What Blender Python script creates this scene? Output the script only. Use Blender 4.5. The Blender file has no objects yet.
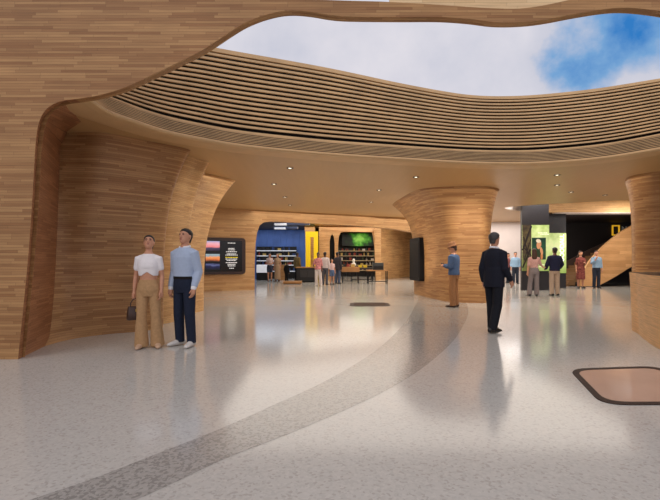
import bpy, bmesh, math, random
from mathutils import Vector, Matrix, Euler
random.seed(7)
PI = math.pi
scn = bpy.context.scene
COL = scn.collection
EYE = 1.31

# ------------------------------------------------------------------ materials
def lin(c):
    return tuple((x/12.92 if x <= .04045 else ((x+.055)/1.055)**2.4) for x in [v/255 for v in c])
_m = {}
def new_mat(name):
    m = bpy.data.materials.new(name); m.use_nodes = True
    nt = m.node_tree
    return m, nt, nt.nodes['Principled BSDF']
def plain(name, rgb, rough=.55, metal=0., emit=0., spec=.5, var=.12, vscale=18.):
    if name in _m: return _m[name]
    m, nt, b = new_mat(name)
    c = lin(rgb)
    tc = nt.nodes.new('ShaderNodeTexCoord')
    n = nt.nodes.new('ShaderNodeTexNoise'); n.inputs['Scale'].default_value = vscale; n.inputs['Detail'].default_value = 4
    nt.links.new(tc.outputs['Object'], n.inputs['Vector'])
    r = nt.nodes.new('ShaderNodeValToRGB')
    r.color_ramp.elements[0].position = .3; r.color_ramp.elements[1].position = .7
    r.color_ramp.elements[0].color = tuple(x*(1-var) for x in c)+(1,)
    r.color_ramp.elements[1].color = tuple(min(1, x*(1+var)) for x in c)+(1,)
    nt.links.new(n.outputs['Fac'], r.inputs['Fac'])
    nt.links.new(r.outputs['Color'], b.inputs['Base Color'])
    b.inputs['Roughness'].default_value = rough; b.inputs['Metallic'].default_value = metal
    b.inputs['Specular IOR Level'].default_value = spec
    if emit > 0:
        nt.links.new(r.outputs['Color'], b.inputs['Emission Color']); b.inputs['Emission Strength'].default_value = emit
    _m[name] = m
    return m

def wood(name, c1, c2, row=.045, width=.75, rough=.5, gap=.35, coord='UV', grain=1.0):
    m, nt, b = new_mat(name)
    N = nt.nodes.new; L = nt.links.new
    tc = N('ShaderNodeTexCoord')
    src = tc.outputs[coord]
    sep = N('ShaderNodeSeparateXYZ'); L(src, sep.inputs[0])
    def mth(op, a, bb=None):
        x = N('ShaderNodeMath'); x.operation = op
        for i, v in enumerate((a, bb)):
            if v is None: continue
            if isinstance(v, (int, float)): x.inputs[i].default_value = v
            else: L(v, x.inputs[i])
        return x.outputs[0]
    rowi = mth('FLOOR', mth('DIVIDE', sep.outputs[1], row))
    wn = N('ShaderNodeTexWhiteNoise'); wn.noise_dimensions = '1D'; L(rowi, wn.inputs['W'])
    u = mth('ADD', sep.outputs[0], mth('MULTIPLY', wn.outputs['Value'], width*3.7))
    cmb = N('ShaderNodeCombineXYZ'); L(u, cmb.inputs[0]); L(sep.outputs[1], cmb.inputs[1])
    br = N('ShaderNodeTexBrick'); L(cmb.outputs[0], br.inputs['Vector'])
    br.offset = 0.0; br.inputs['Scale'].default_value = 1.0
    br.inputs['Brick Width'].default_value = width; br.inputs['Row Height'].default_value = row
    br.inputs['Mortar Size'].default_value = .0012; br.inputs['Mortar Smooth'].default_value = .3
    br.inputs['Color1'].default_value = lin(c1)+(1,); br.inputs['Color2'].default_value = lin(c2)+(1,)
    br.inputs['Mortar'].default_value = tuple(x*gap for x in lin(c2))+(1,)
    gv = N('ShaderNodeCombineXYZ'); L(mth('MULTIPLY', u, 2.2), gv.inputs[0]); L(mth('MULTIPLY', sep.outputs[1], 60), gv.inputs[1])
    gn = N('ShaderNodeTexNoise'); gn.inputs['Scale'].default_value = 1.0; gn.inputs['Detail'].default_value = 5; L(gv.outputs[0], gn.inputs['Vector'])
    gr = N('ShaderNodeMapRange'); L(gn.outputs['Fac'], gr.inputs[0])
    gr.inputs[1].default_value = .3; gr.inputs[2].default_value = .7; gr.inputs[3].default_value = 1-.14*grain; gr.inputs[4].default_value = 1+.12*grain
    big = N('ShaderNodeTexNoise'); big.inputs['Scale'].default_value = .9; big.inputs['Detail'].default_value = 2; L(src, big.inputs['Vector'])
    bgr = N('ShaderNodeMapRange'); L(big.outputs['Fac'], bgr.inputs[0])
    bgr.inputs[1].default_value = .3; bgr.inputs[2].default_value = .7; bgr.inputs[3].default_value = .9; bgr.inputs[4].default_value = 1.1
    f = mth('MULTIPLY', gr.outputs[0], bgr.outputs[0])
    vm = N('ShaderNodeVectorMath'); vm.operation = 'SCALE'; L(br.outputs['Color'], vm.inputs[0]); L(f, vm.inputs['Scale'])
    L(vm.outputs[0], b.inputs['Base Color'])
    b.inputs['Roughness'].default_value = rough; b.inputs['Specular IOR Level'].default_value = .35
    bp = N('ShaderNodeBump'); bp.inputs['Strength'].default_value = .12; bp.inputs['Distance'].default_value = .004
    L(br.outputs['Fac'], bp.inputs['Height']); bp.invert = True
    L(bp.outputs[0], b.inputs['Normal'])
    return m

WOOD = wood('wood_planks', (182, 138, 90), (148, 103, 63), row=.036, width=.6)
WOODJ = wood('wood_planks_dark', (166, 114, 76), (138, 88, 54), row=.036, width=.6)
WOODL = wood('wood_planks_light', (212, 170, 118), (188, 142, 92), row=.036, width=.6)
WOODF = wood('wood_far', (206, 165, 116), (178, 133, 88), row=.06, width=1.1)
WOODT = wood('wood_table', (196, 150, 98), (170, 122, 76), row=.2, width=2.0, coord='Object')
DESKW = wood('wood_desk', (220, 172, 116), (198, 146, 92), row=.3, width=4.0, grain=1.6)

def ceiling_mat(name, c):
    m, nt, b = new_mat(name)
    N = nt.nodes.new; L = nt.links.new
    tc = N('ShaderNodeTexCoord')
    mp = N('ShaderNodeMapping'); mp.inputs['Scale'].default_value = (14, .8, 1); L(tc.outputs['Object'], mp.inputs[0])
    n = N('ShaderNodeTexNoise'); n.inputs['Scale'].default_value = 1; n.inputs['Detail'].default_value = 4; L(mp.outputs[0], n.inputs['Vector'])
    r = N('ShaderNodeValToRGB'); cc = lin(c)
    r.color_ramp.elements[0].color = tuple(x*.93 for x in cc)+(1,); r.color_ramp.elements[1].color = tuple(x*1.07 for x in cc)+(1,)
    L(n.outputs['Fac'], r.inputs['Fac']); L(r.outputs['Color'], b.inputs['Base Color'])
    b.inputs['Roughness'].default_value = .42
    return m
CEIL = ceiling_mat('ceiling_veneer', (190, 151, 102))
CREAM = plain('cream_rim', (206, 168, 120), .5, var=.05, vscale=3)

def floor_mat(name, base, dark, amount, rough):
    m, nt, b = new_mat(name)
    N = nt.nodes.new; L = nt.links.new
    tc = N('ShaderNodeTexCoord')
    col = None
    v = N('ShaderNodeTexVoronoi'); v.inputs['Scale'].default_value = 58; L(tc.outputs['Object'], v.inputs['Vector'])
    vc = N('ShaderNodeSeparateColor'); L(v.outputs['Color'], vc.inputs[0])
    r = N('ShaderNodeValToRGB'); r.color_ramp.interpolation = 'CONSTANT'
    r.color_ramp.elements[0].color = lin(dark)+(1,); r.color_ramp.elements[0].position = 0
    r.color_ramp.elements[1].color = tuple(x*.93 for x in lin(base))+(1,); r.color_ramp.elements[1].position = amount
    e = r.color_ramp.elements.new(amount+.25); e.color = lin(base)+(1,)
    e = r.color_ramp.elements.new(.88); e.color = tuple(min(1, x*1.05) for x in lin(base))+(1,)
    L(vc.outputs[0], r.inputs['Fac'])
    # soften the chips with a cell mask
    n = N('ShaderNodeTexNoise'); n.inputs['Scale'].default_value = .7; n.inputs['Detail'].default_value = 3; L(tc.outputs['Object'], n.inputs['Vector'])
    mr = N('ShaderNodeMapRange'); L(n.outputs['Fac'], mr.inputs[0]); mr.inputs[3].default_value = .95; mr.inputs[4].default_value = 1.05
    vm = N('ShaderNodeVectorMath'); vm.operation = 'SCALE'; L(r.outputs['Color'], vm.inputs[0]); L(mr.outputs[0], vm.inputs['Scale'])
    L(vm.outputs[0], b.inputs['Base Color'])
    b.inputs['Roughness'].default_value = rough
    b.inputs['Specular IOR Level'].default_value = .55
    return m
FLOOR = floor_mat('terrazzo_light', (190, 186, 179), (174, 169, 162), .10, .13)
BAND = floor_mat('terrazzo_dark', (164, 160, 154), (140, 136, 131), .34, .17)

BLACK = plain('black_panel', (20, 20, 22), .35)
DARKWALL = plain('dark_wall', (26, 18, 18), .6)
CHAR = plain('charcoal_panel', (36, 34, 38), .45, var=.04)
WHITE = plain('white_plaster', (226, 214, 208), .6, var=.03, vscale=3)
YELLOW = plain('yellow_frame', (250, 214, 10), .35, emit=.1, var=.03)
METAL = plain('dark_metal', (28, 27, 28), .4, .6)

# ------------------------------------------------------------------ mesh helpers
def link(name, me, mat=None, parent=None, smooth=False):
    o = bpy.data.objects.new(name, me); COL.objects.link(o)
    if mat: me.materials.append(mat)
    if parent: o.parent = parent
    if smooth:
        for p in me.polygons: p.use_smooth = True
    return o
def obj(name, bm, mat=None, parent=None, smooth=False, recalc=True):
    if recalc: bmesh.ops.recalc_face_normals(bm, faces=bm.faces[:])
    me = bpy.data.meshes.new(name); bm.to_mesh(me); bm.free()
    return link(name, me, mat, parent, smooth)
def thing(name, label, cat, loc=(0, 0, 0), rz=0, group=None):
    o = bpy.data.objects.new(name, None); COL.objects.link(o)
    o.empty_display_size = .1
    o.location = loc; o.rotation_euler = (0, 0, rz); o['label'] = label; o['category'] = cat
    if group: o['group'] = group
    return o
def tag(o, label, cat, group=None):
    o['label'] = label; o['category'] = cat
    if group: o['group'] = group
    return o
def struct(o):
    o['kind'] = 'structure'; return o
def BM(): return bmesh.new()
def box(bm, x0, x1, y0, y1, z0, z1, bev=0.):
    vs = [bm.verts.new((x, y, z)) for z in (z0, z1) for y in (y0, y1) for x in (x0, x1)]
    fs = [(0, 1, 3, 2), (4, 5, 7, 6), (0, 1, 5, 4), (2, 3, 7, 6), (0, 2, 6, 4), (1, 3, 7, 5)]
    faces = [bm.faces.new([vs[i] for i in f]) for f in fs]
    if bev > 0:
        bmesh.ops.recalc_face_normals(bm, faces=faces)
        es = list({e for f in faces for e in f.edges})
        bmesh.ops.bevel(bm, geom=es, offset=bev, segments=2, affect='EDGES', profile=.5)
    return bm
def tube(bm, pts, radii, n=12, rounded=True):
    pts = [Vector(p) for p in pts]
    R = [(r, r) if isinstance(r, (int, float)) else r for r in radii]
    rings = []
    t0 = (pts[1]-pts[0]).normalized()
    ref = Vector((1, 0, 0)) if abs(t0.x) < .9 else Vector((0, 1, 0))
    a = (ref - t0*ref.dot(t0)).normalized()
    seq = []
    for i, p in enumerate(pts):
        t = ((pts[min(i+1, len(pts)-1)] - pts[max(i-1, 0)])).normalized()
        a = (a - t*a.dot(t)).normalized(); b = t.cross(a)
        seq.append((p, t, a.copy(), b, R[i]))
    full = []
    if rounded:
        p, t, a, b, r = seq[0]; m = min(r)
        for k in (80, 50, 25): full.append((p - t*m*math.sin(math.radians(k)), a, b, (r[0]*math.cos(math.radians(k)), r[1]*math.cos(math.radians(k)))))
    for p, t, a, b, r in seq: full.append((p, a, b, r))
    if rounded:
        p, t, a, b, r = seq[-1]; m = min(r)
        for k in (25, 50, 80): full.append((p + t*m*math.sin(math.radians(k)), a, b, (r[0]*math.cos(math.radians(k)), r[1]*math.cos(math.radians(k)))))
    for p, a, b, r in full:
        rings.append([bm.verts.new(p + a*r[0]*math.cos(2*PI*k/n) + b*r[1]*math.sin(2*PI*k/n)) for k in range(n)])
    for r0, r1 in zip(rings, rings[1:]):
        for k in range(n):
            bm.faces.new((r0[k], r0[(k+1) % n], r1[(k+1) % n], r1[k]))
    bm.faces.new(rings[0][::-1]); bm.faces.new(rings[-1])
    return bm
def stack(bm, rings, n=20, pw=2.0, M=None):
    """horizontal ellipse rings (z, cx, cy, rx, ry) stacked upward, closed"""
    rr = []
    for z, cx, cy, rx, ry in rings:
        ring = []
        for k in range(n):
            a = 2*PI*k/n; c, s = math.cos(a), math.sin(a)
            x = math.copysign(abs(c)**(2/pw), c)*rx + cx; y = math.copysign(abs(s)**(2/pw), s)*ry + cy
            v = Vector((x, y, z))
            if M: v = M @ v
            ring.append(bm.verts.new(v))
        rr.append(ring)
    for r0, r1 in zip(rr, rr[1:]):
        for k in range(n): bm.faces.new((r0[k], r0[(k+1) % n], r1[(k+1) % n], r1[k]))
    bm.faces.new(rr[0][::-1]); bm.faces.new(rr[-1])
    return bm
def ell(bm, c, r, M=None, n=12):
    ret = bmesh.ops.create_uvsphere(bm, u_segments=n, v_segments=max(6, n*2//3), radius=1)
    for v in ret['verts']:
        p = Vector((v.co.x*r[0]+c[0], v.co.y*r[1]+c[1], v.co.z*r[2]+c[2]))
        v.co = M @ p if M else p
    return bm
def remeshed(bm, voxel, smooth=3):
    me = bpy.data.meshes.new('tmp'); bmesh.ops.recalc_face_normals(bm, faces=bm.faces[:]); bm.to_mesh(me); bm.free()
    o = bpy.data.objects.new('tmp', me); COL.objects.link(o)
    md = o.modifiers.new('r', 'REMESH'); md.mode = 'VOXEL'; md.voxel_size = voxel; md.use_smooth_shade = True
    if smooth:
        s = o.modifiers.new('s', 'SMOOTH'); s.factor = .5; s.iterations = smooth
    dg = bpy.context.evaluated_depsgraph_get(); dg.update()
    out = bpy.data.meshes.new_from_object(o.evaluated_get(dg))
    bpy.data.objects.remove(o); bpy.data.meshes.remove(me)
    for p in out.polygons: p.use_smooth = True
    return out
def catmull(pts, seg=8, closed=False):
    pts = [Vector(p) for p in pts]; n = len(pts); out = []
    rng = range(n) if closed else range(n-1)
    for i in rng:
        if closed: p0, p1, p2, p3 = pts[i-1], pts[i], pts[(i+1) % n], pts[(i+2) % n]
        else: p0, p1, p2, p3 = pts[max(i-1, 0)], pts[i], pts[i+1], pts[min(i+2, n-1)]
        for k in range(seg):
            t = k/seg
            out.append(.5*((2*p1)+(p2-p0)*t+(2*p0-5*p1+4*p2-p3)*t*t+(3*p1-p0-3*p2+p3)*t**3))
    if not closed: out.append(pts[-1].copy())
    return out
def at(px, py, Y):
    return Vector(((px-330)/440*Y, Y, EYE+(260-py)/440*Y))
def on_floor(px, py):
    Y = EYE*440/(py-260); return Vector(((px-330)/440*Y, Y, 0))
CZ = 3.5
def on_ceiling(px, py):
    Y = (CZ-EYE)*440/(260-py); return Vector(((px-330)/440*Y, Y, CZ))

def loft(name, base, top, expo, mat, z0=0., z1=CZ, nz=26, seg=8, closed=False, parent=None, cap=False, lin_part=0.0, expos=None):
    """wall or column swept from a base plan to a wider top plan, uv in metres"""
    B = catmull([(p[0], p[1], 0) for p in base], seg, closed); T = catmull([(p[0], p[1], 0) for p in top], seg, closed)
    bm = BM(); uvl = bm.loops.layers.uv.new('UVMap')
    n = len(B); u = [0]
    E = [p.x for p in catmull([(e, 0, 0) for e in expos], seg, closed)] if expos else [expo]*n
    for i in range(1, n+1): u.append(u[-1] + (B[i % n]-B[i-1]).length)
    rows = []; prev = None; v = [0]
    for j in range(nz+1):
        t = j/nz; F = [t**max(.2, e) for e in E]
        row = [bm.verts.new((B[i].x+(T[i].x-B[i].x)*F[i], B[i].y+(T[i].y-B[i].y)*F[i], z0+(z1-z0)*t)) for i in range(n)]
        rows.append(row)
        if j: v.append(v[-1] + max(.6*(rows[j][n//2].co-rows[j-1][n//2].co).length, (z1-z0)/nz))
    for j in range(nz):
        for i in range(n if closed else n-1):
            k = (i+1) % n
            f = bm.faces.new((rows[j][i], rows[j][k], rows[j+1][k], rows[j+1][i]))
            for lp, uv in zip(f.loops, ((u[i], v[j]), (u[i+1], v[j]), (u[i+1], v[j+1]), (u[i], v[j+1]))): lp[uvl].uv = uv
    if cap:
        bm.faces.new(rows[-1]); bm.faces.new(rows[0][::-1])
    return obj(name, bm, mat, parent, smooth=not cap)
def fill_poly(bm, loops, fn):
    """triangulated filled outline(s) (list of 2-d loops); fn maps (a,b) to 3-d; uv = (a,b)"""
    uvl = bm.loops.layers.uv.get('UVMap') or bm.loops.layers.uv.new('UVMap')
    es = []; uvs = {}
    for lp in loops:
        vs = []
        for a, b in lp:
            v = bm.verts.new((a, b, 0)); vs.append(v)
        for i in range(len(vs)): es.append(bm.edges.new((vs[i], vs[(i+1) % len(vs)])))
    r = bmesh.ops.triangle_fill(bm, edges=es, use_beauty=True, use_dissolve=False)
    fs = [g for g in r['geom'] if isinstance(g, bmesh.types.BMFace)]
    vv = set()
    for f in fs:
        for l in f.loops: l[uvl].uv = (l.vert.co.x, l.vert.co.y); vv.add(l.vert)
    for v in vv: v.co = fn(v.co.x, v.co.y)
    return fs
def slab_poly(name, outline, fn0, fn1, mat, parent=None):
    """solid between the outline mapped by fn0 and by fn1"""
    bm = BM(); uvl = bm.loops.layers.uv.new('UVMap')
    fill_poly(bm, [outline], fn0); fill_poly(bm, [outline], fn1)
    n = len(outline); u = 0
    for i in range(n):
        a, b = outline[i], outline[(i+1) % n]
        d = math.hypot(b[0]-a[0], b[1]-a[1])
        vs = [bm.verts.new(fn0(*a)), bm.verts.new(fn0(*b)), bm.verts.new(fn1(*b)), bm.verts.new(fn1(*a))]
        w = (vs[1].co-vs[2].co).length
        f = bm.faces.new(vs)
        for lp, uv in zip(f.loops, ((u, 0), (u+d, 0), (u+d, w), (u, w))): lp[uvl].uv = uv
        u += d
    bmesh.ops.remove_doubles(bm, verts=bm.verts[:], dist=1e-5)
    return obj(name, bm, mat, parent)

# ------------------------------------------------------------------ floor
bm = BM(); box(bm, -16, 26, -9, 42, -.2, 0)
struct(obj('floor', bm, FLOOR))
up = [(0, 512), (30, 500), (95, 478), (151, 456), (210, 433), (265, 409), (333, 377), (379, 348), (402, 326), (411, 314), (415, 306), (418, 300), (418, 296)]
lo = [(80, 522), (136, 500), (180, 480), (227, 458), (303, 428), (379, 394), (424, 367), (454, 340), (465, 322), (468, 314), (468, 308), (466, 303), (462, 299)]
U = catmull([on_floor(*p) for p in up], 6); Lw = catmull([on_floor(*p) for p in lo], 6)
bm = BM()
a = [bm.verts.new((p.x, p.y, .0012)) for p in U]; b = [bm.verts.new((p.x, p.y, .0012)) for p in Lw]
for i in range(len(a)-1): bm.faces.new((a[i], b[i], b[i+1], a[i+1]))
struct(obj('trim_1', bm, BAND))

# ------------------------------------------------------------------ portal (left mass + header ribbon)
PY = 5.8
edge_px = [(18, 358.5), (22, 320), (27, 270), (31, 220), (34, 170), (36, 140), (39.5, 121), (47, 108.5), (60, 101.5), (80, 98.5), (100, 95), (125, 87.5),
           (150, 76), (175, 64), (200, 51.5), (215, 42), (230, 32), (245, 23), (262, 16), (280, 11.5), (295, 10.5), (312, 12), (330, 15), (350, 16.5), (400, 17),
           (440, 17), (470, 19), (495, 22), (520, 22), (545, 19.5), (580, 13), (610, 8.5), (632, 8), (660, 11), (720, 20), (800, 18), (880, 10)]
edge = catmull([Vector(((px-330)/440*PY, max(0, EYE+(260-py)/440*PY) if i else 0, 0)) for i, (px, py) in enumerate(edge_px)], 4)
edge = [(p.x, max(0, p.y)) for p in edge]
right_jamb = [(7.9, 4.2), (8.5, 3.6), (8.8, 2.6), (8.9, 0)]
top_px = [(900, -20), (800, -5), (720, 2), (660, -8), (620, -10), (590, -5), (560, 2), (540, 6), (520, 8.5), (500, 8.5), (470, 7), (420, 3.5), (380, 1.5), (330, 0), (265, -4), (230, -14), (180, -60), (120, -120)]
topc = [((px-330)/440*PY, EYE+(260-py)/440*PY) for px, py in top_px]
outline = edge + right_jamb + [(10.5, 0), (10.5, 5)] + [(p.x, p.y) for p in catmull([(x, z, 0) for x, z in topc], 3)] + [(-4.5, 7.4), (-8.5, 7.6), (-8.5, 0)]
bm = BM(); uvl = bm.loops.layers.uv.new('UVMap')
fill_poly(bm, [outline], lambda x, z: (x, PY, z))
DT = .13
fill_poly(bm, [outline], lambda x, z: (x, PY+DT, z))
# return of the opening: deep at the left jamb, thin along the header
def back_point(i, x, z):
    px = 330+440*x/PY; py = 260-(z-EYE)*440/PY
    if x < -2 and py > 121:
        f = min(1, z/3.5)**.4
        return Vector((-4.34-.35*f, 6.7+1.0*f, z + (CZ-z)*max(0, (z-2.6)/.9)**2 if z > 2.6 else z))
    if px < 47.5:
        t = (121-py)/12.5; return Vector((-4.69, 7.7, CZ)).lerp(Vector((-3.95, 6.98, CZ)), max(0, min(1, t)))
    if px < 60.5: return Vector((-3.95, 6.98, CZ)).lerp(Vector((-3.7, 6.2, CZ)), (px-47)/13)
    if px < 72: return Vector((-3.7, 6.2, CZ)).lerp(Vector((x, PY+DT, z)), min(1, (px-60.5)/11))
    return Vector((x, PY+DT, z))
ret = bm
uu = 0; prev = None; rows = []
for i, (x, z) in enumerate(edge+right_jamb):
    f0 = Vector((x, PY, z)); b0 = back_point(i, x, z)
    rows.append([f0.lerp(b0, k/4) for k in range(5)])
faces_j = []
rv = [[bm.verts.new(p) for p in r] for r in rows]
jam = BM(); jl = jam.loops.layers.uv.new('UVMap')
njam = next(i for i, (x, z) in enumerate(edge) if 330+440*x/PY > 73)
jv = [[jam.verts.new(p) for p in r] for r in rows[:njam+1]]
for i in range(len(rows)-1):
    d = (rows[i+1][0]-rows[i][0]).length
    for k in range(4):
        w0 = (rows[i][k]-rows[i][0]).length; w1 = (rows[i][k+1]-rows[i][0]).length
        if i < njam:
            f = jam.faces.new((jv[i][k], jv[i+1][k], jv[i+1][k+1], jv[i][k+1])); ly = jl
            uvq = [(w0, uu), (w0, uu+d), (w1, uu+d), (w1, uu)]
        else:
            f = bm.faces.new((rv[i][k], rv[i+1][k], rv[i+1][k+1], rv[i][k+1])); ly = uvl
            uvq = [(uu, w0), (uu+d, w0), (uu+d, w1), (uu, w1)]
        for lp, q in zip(f.loops, uvq): lp[ly].uv = q
    uu += d
# top strip of the ribbon
n0 = len(edge)+len(right_jamb)
for i in range(n0-1, len(outline)-1):
    a, b = outline[i], outline[i+1]
    f = bm.faces.new([bm.verts.new(p) for p in ((a[0], PY, a[1]), (b[0], PY, b[1]), (b[0], PY+DT, b[1]), (a[0], PY+DT, a[1]))])
    for lp, q in zip(f.loops, ((a[0], 0), (b[0], 0), (b[0], .13), (a[0], .13))): lp[uvl].uv = q
loose = [v for v in bm.verts if not v.link_faces]
bmesh.ops.delete(bm, geom=loose, context='VERTS')
struct(obj('wall_front', bm, WOOD))
struct(obj('trim_2', jam, WOODJ, smooth=True))
# pale upper parapet behind the ribbon
par = [at(392, 30, 6.3), at(398, -12, 6.3), at(470, -30, 6.3), at(566, -20, 6.3), at(572, 22, 6.3)]
par2 = [(p.x, p.z) for p in par]
par2 = [(at(390, 14, 6.3).x, at(390, 14, 6.3).z), (at(390, -20, 6.3).x, at(390, -20, 6.3).z), (at(580, -30, 6.3).x, at(580, -30, 6.3).z), (at(575, 12, 6.3).x, at(575, 12, 6.3).z), (at(520, 15, 6.3).x, at(520, 15, 6.3).z)]
struct(slab_poly('wall_upper', par2, lambda x, z: (x, 6.3, z), lambda x, z: (x, 6.4, z), wood('wood_pale', (236, 204, 158), (220, 184, 136))))

# ------------------------------------------------------------------ slatted ring of the roof opening
ring_px = [(86, 96, 46), (95, 103, 46), (110, 112, 46), (130, 119.5, 47), (165, 131, 47), (200, 138.5, 49), (250, 146.5, 56.5), (330, 154, 70), (400, 158.5, 84), (450, 161.5, 93), (480, 162.8, 97), (510, 163.2, 98),
           (545, 162.5, 96.5), (600, 158, 91), (660, 148.5, 82.5), (720, 137, 73), (800, 119, 60), (880, 99, 48)]
cp = []
for px, pb, pt in ring_px:
    p = on_ceiling(px, pb)
    Yt = p.y+.42
    cp.append(Vector((p.x, p.y, EYE+(260-pt)/440*Yt)))
for k in range(3): cp[k].z = cp[3].z
RC = catmull(cp, 10)
NR = len(RC)
RN = []
for i in range(NR):
    t = RC[min(i+1, NR-1)]-RC[max(i-1, 0)]; t.z = 0; t.normalize()
    RN.append(Vector((-t.y, t.x, 0)) if True else None)
# the normal must point away from the opening (towards +Y in the middle)
if RN[NR//2].y < 0: RN = [-n for n in RN]
def ring_pt(i, d, z): return Vector((RC[i].x+RN[i].x*d, RC[i].y+RN[i].y*d, z))
def ring_profile(i, s):
    """s in 0..1 lower cove, 1..2 upright face"""
    if s <= 1:
        return ring_pt(i, .02+.26*s, CZ+.03+.31*s)
    zt = RC[i].z
    return ring_pt(i, .36+.05*(s-1), CZ+.38+(zt-CZ-.38)*(s-1))
slat_root = thing('slatted_ring', 'curved band of timber slats lining the roof opening under the sky', 'slatted screen', (2, 9, CZ))
def ring_obj(name, bm, mat):
    for v in bm.verts: v.co -= Vector((2, 9, CZ))
    return obj(name, bm, mat, slat_root)
bm = BM()
SL = [(1+k/16*1.0, 'v') for k in range(17)] + [(k/8, 'h') for k in range(8)]
for s, kind in SL:
    vr = []
    for i in range(NR):
        c = ring_profile(i, min(2, s))
        n = RN[i]
        if kind == 'v':
            hh = (RC[i].z-CZ-.38)/16*.23; dp = .022
            if s > 1.99: hh *= 1.8
            q = [c + Vector((0, 0, hh)) - n*dp, c + Vector((0, 0, -hh)) - n*dp, c + Vector((0, 0, -hh)) + n*dp, c + Vector((0, 0, hh)) + n*dp]
        else:
            w = .01; g = Vector((0, 0, .0065))
            q = [c + n*w + g, c - n*w + g, c - n*w - g, c + n*w - g]
        vr.append([bm.verts.new(p) for p in q])
    for r0, r1 in zip(vr, vr[1:]):
        for k in range(4): bm.faces.new((r0[k], r0[(k+1) % 4], r1[(k+1) % 4], r1[k]))
SLAT = plain('slat_timber', (224, 186, 136), .5, var=.12, vscale=2.5)
ring_obj('slats', bm, SLAT)
bm = BM()
vr = []
for i in range(NR):
    zt = RC[i].z
    vr.append([bm.verts.new(p) for p in (ring_pt(i, .10, CZ+.0), ring_pt(i, .2, CZ+.1), ring_pt(i, .34, CZ+.29), ring_pt(i, .47, CZ+.4), ring_pt(i, .52, zt+.035), ring_pt(i, .7, zt-.02), ring_pt(i, .7, CZ))])
for r0, r1 in zip(vr, vr[1:]):
    for k in range(6): bm.faces.new((r0[k], r0[k+1], r1[k+1], r1[k]))
ring_obj('backing', bm, plain('slat_backing', (22, 14, 10), .9))
bm = BM()
vr = []
for i in range(NR):
    vr.append([bm.verts.new(p) for p in (ring_pt(i, .08, CZ+.03), ring_pt(i, .0, CZ+.02), ring_pt(i, -.03, CZ-.01), ring_pt(i, -.01, CZ-.035), ring_pt(i, .10, CZ-.045), ring_pt(i, .5, CZ-.03), ring_pt(i, .62, CZ+.005))])
for r0, r1 in zip(vr, vr[1:]):
    for k in range(6): bm.faces.new((r0[k], r0[k+1], r1[k+1], r1[k]))
ring_obj('rim', bm, CREAM)

# ------------------------------------------------------------------ ceiling with the second opening over the pillars
front = [(p.x+n.x*.3, p.y+n.y*.3) for p, n in zip(RC, RN)]
front = [f for f in front if f[1] > 5.95]
ceil_out = [(-16, 5.95), (front[0][0], 5.95)] + front + [(front[-1][0], 5.95), (26, 5.95), (26, 41), (-16, 41)]
hole = catmull([(7.35, 18.5, 0), (8.2, 17.45, 0), (9.3, 16.85, 0), (11, 15.9, 0), (12.5, 15.2, 0), (15, 14.8, 0), (17.2, 15.6, 0), (17.8, 17.5, 0), (16.5, 19.6, 0), (13.5, 20.2, 0), (10.5, 20.2, 0), (8.6, 19.7, 0)], 6, True)
hole2 = [(p.x, p.y) for p in hole]
bm = BM(); fill_poly(bm, [ceil_out, hole2], lambda x, y: (x, y, CZ))
struct(obj('ceiling', bm, CEIL))
bm = BM(); uvl = bm.loops.layers.uv.new('UVMap'); u = 0
nh = len(hole2)
for i in range(nh):
    a, b = hole2[i], hole2[(i+1) % nh]; d = math.hypot(a[0]-b[0], a[1]-b[1])
    f = bm.faces.new([bm.verts.new(p) for p in ((a[0], a[1], CZ), (b[0], b[1], CZ), (b[0], b[1], CZ+.9), (a[0], a[1], CZ+.9))])
    for lp, q in zip(f.loops, ((u, 0), (u+d, 0), (u+d, .9), (u, .9))): lp[uvl].uv = q
    f.material_index = 1 if (a[0] < 9.9 and a[1] > 17.8) else 0  # white on the left far side paints in the lit glow of the opening
    u += d
tr3 = struct(obj('trim_3', bm, WOODL)); tr3.data.materials.append(WHITE)
bm = BM(); fill_poly(bm, [hole2], lambda x, y: (x, y, CZ+.9))
struct(obj('ceiling_upper', bm, plain('upper_ceiling', (214, 190, 160), .6, var=.03)))
# white soffit strip and dark soffit in front of the dark wall
bm = BM(); box(bm, 10.4, 26, 20.25, 20.9, CZ-.03, CZ-.004); struct(obj('trim_4', bm, WHITE))
bm = BM(); box(bm, 11.2, 26, 20.9, 25.4, CZ-.03, CZ-.004); struct(obj('ceiling_dark', bm, DARKWALL))

# ------------------------------------------------------------------ left recess walls, three overlapping flared layers
struct(loft('wall_left', [(-4.34, 6.7), (-4.27, 7.3), (-3.92, 7.78), (-3.5, 8.05), (-3.24, 8.55), (-3.6, 8.8), (-4.3, 8.9)],
            [(-4.69, 7.55), (-4.4, 7.56), (-3.88, 7.6), (-3.3, 8.15), (-2.79, 8.76), (-3.2, 9.05), (-4.3, 9.2)], 3.6, WOOD, nz=40, expos=[.4, .5, 1.5, 3.6, 3.8, 3.6, 3.6]))
struct(loft('wall_left.001', [(-3.7, 8.8), (-3.42, 9.0), (-3.27, 9.5), (-3.25, 9.95), (-3.6, 10.1), (-4.3, 10.1)],
            [(-3.4, 9.0), (-2.98, 9.3), (-2.86, 9.6), (-2.72, 9.9), (-3.2, 10.3), (-4.3, 10.3)], 3.6, WOODL))
struct(loft('wall_left.002', [(-3.7, 10.0), (-3.45, 10.3), (-3.35, 10.9), (-3.3, 11.5), (-3.7, 11.8), (-4.6, 11.9), (-6.0, 12.6), (-7.5, 14)],
            [(-3.6, 10.6), (-3.25, 11.0), (-2.9, 11.5), (-2.62, 12.2), (-3.3, 12.5), (-4.6, 12.5), (-6.0, 13.0), (-7.5, 14.4)], 3.6, WOODL))
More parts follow.
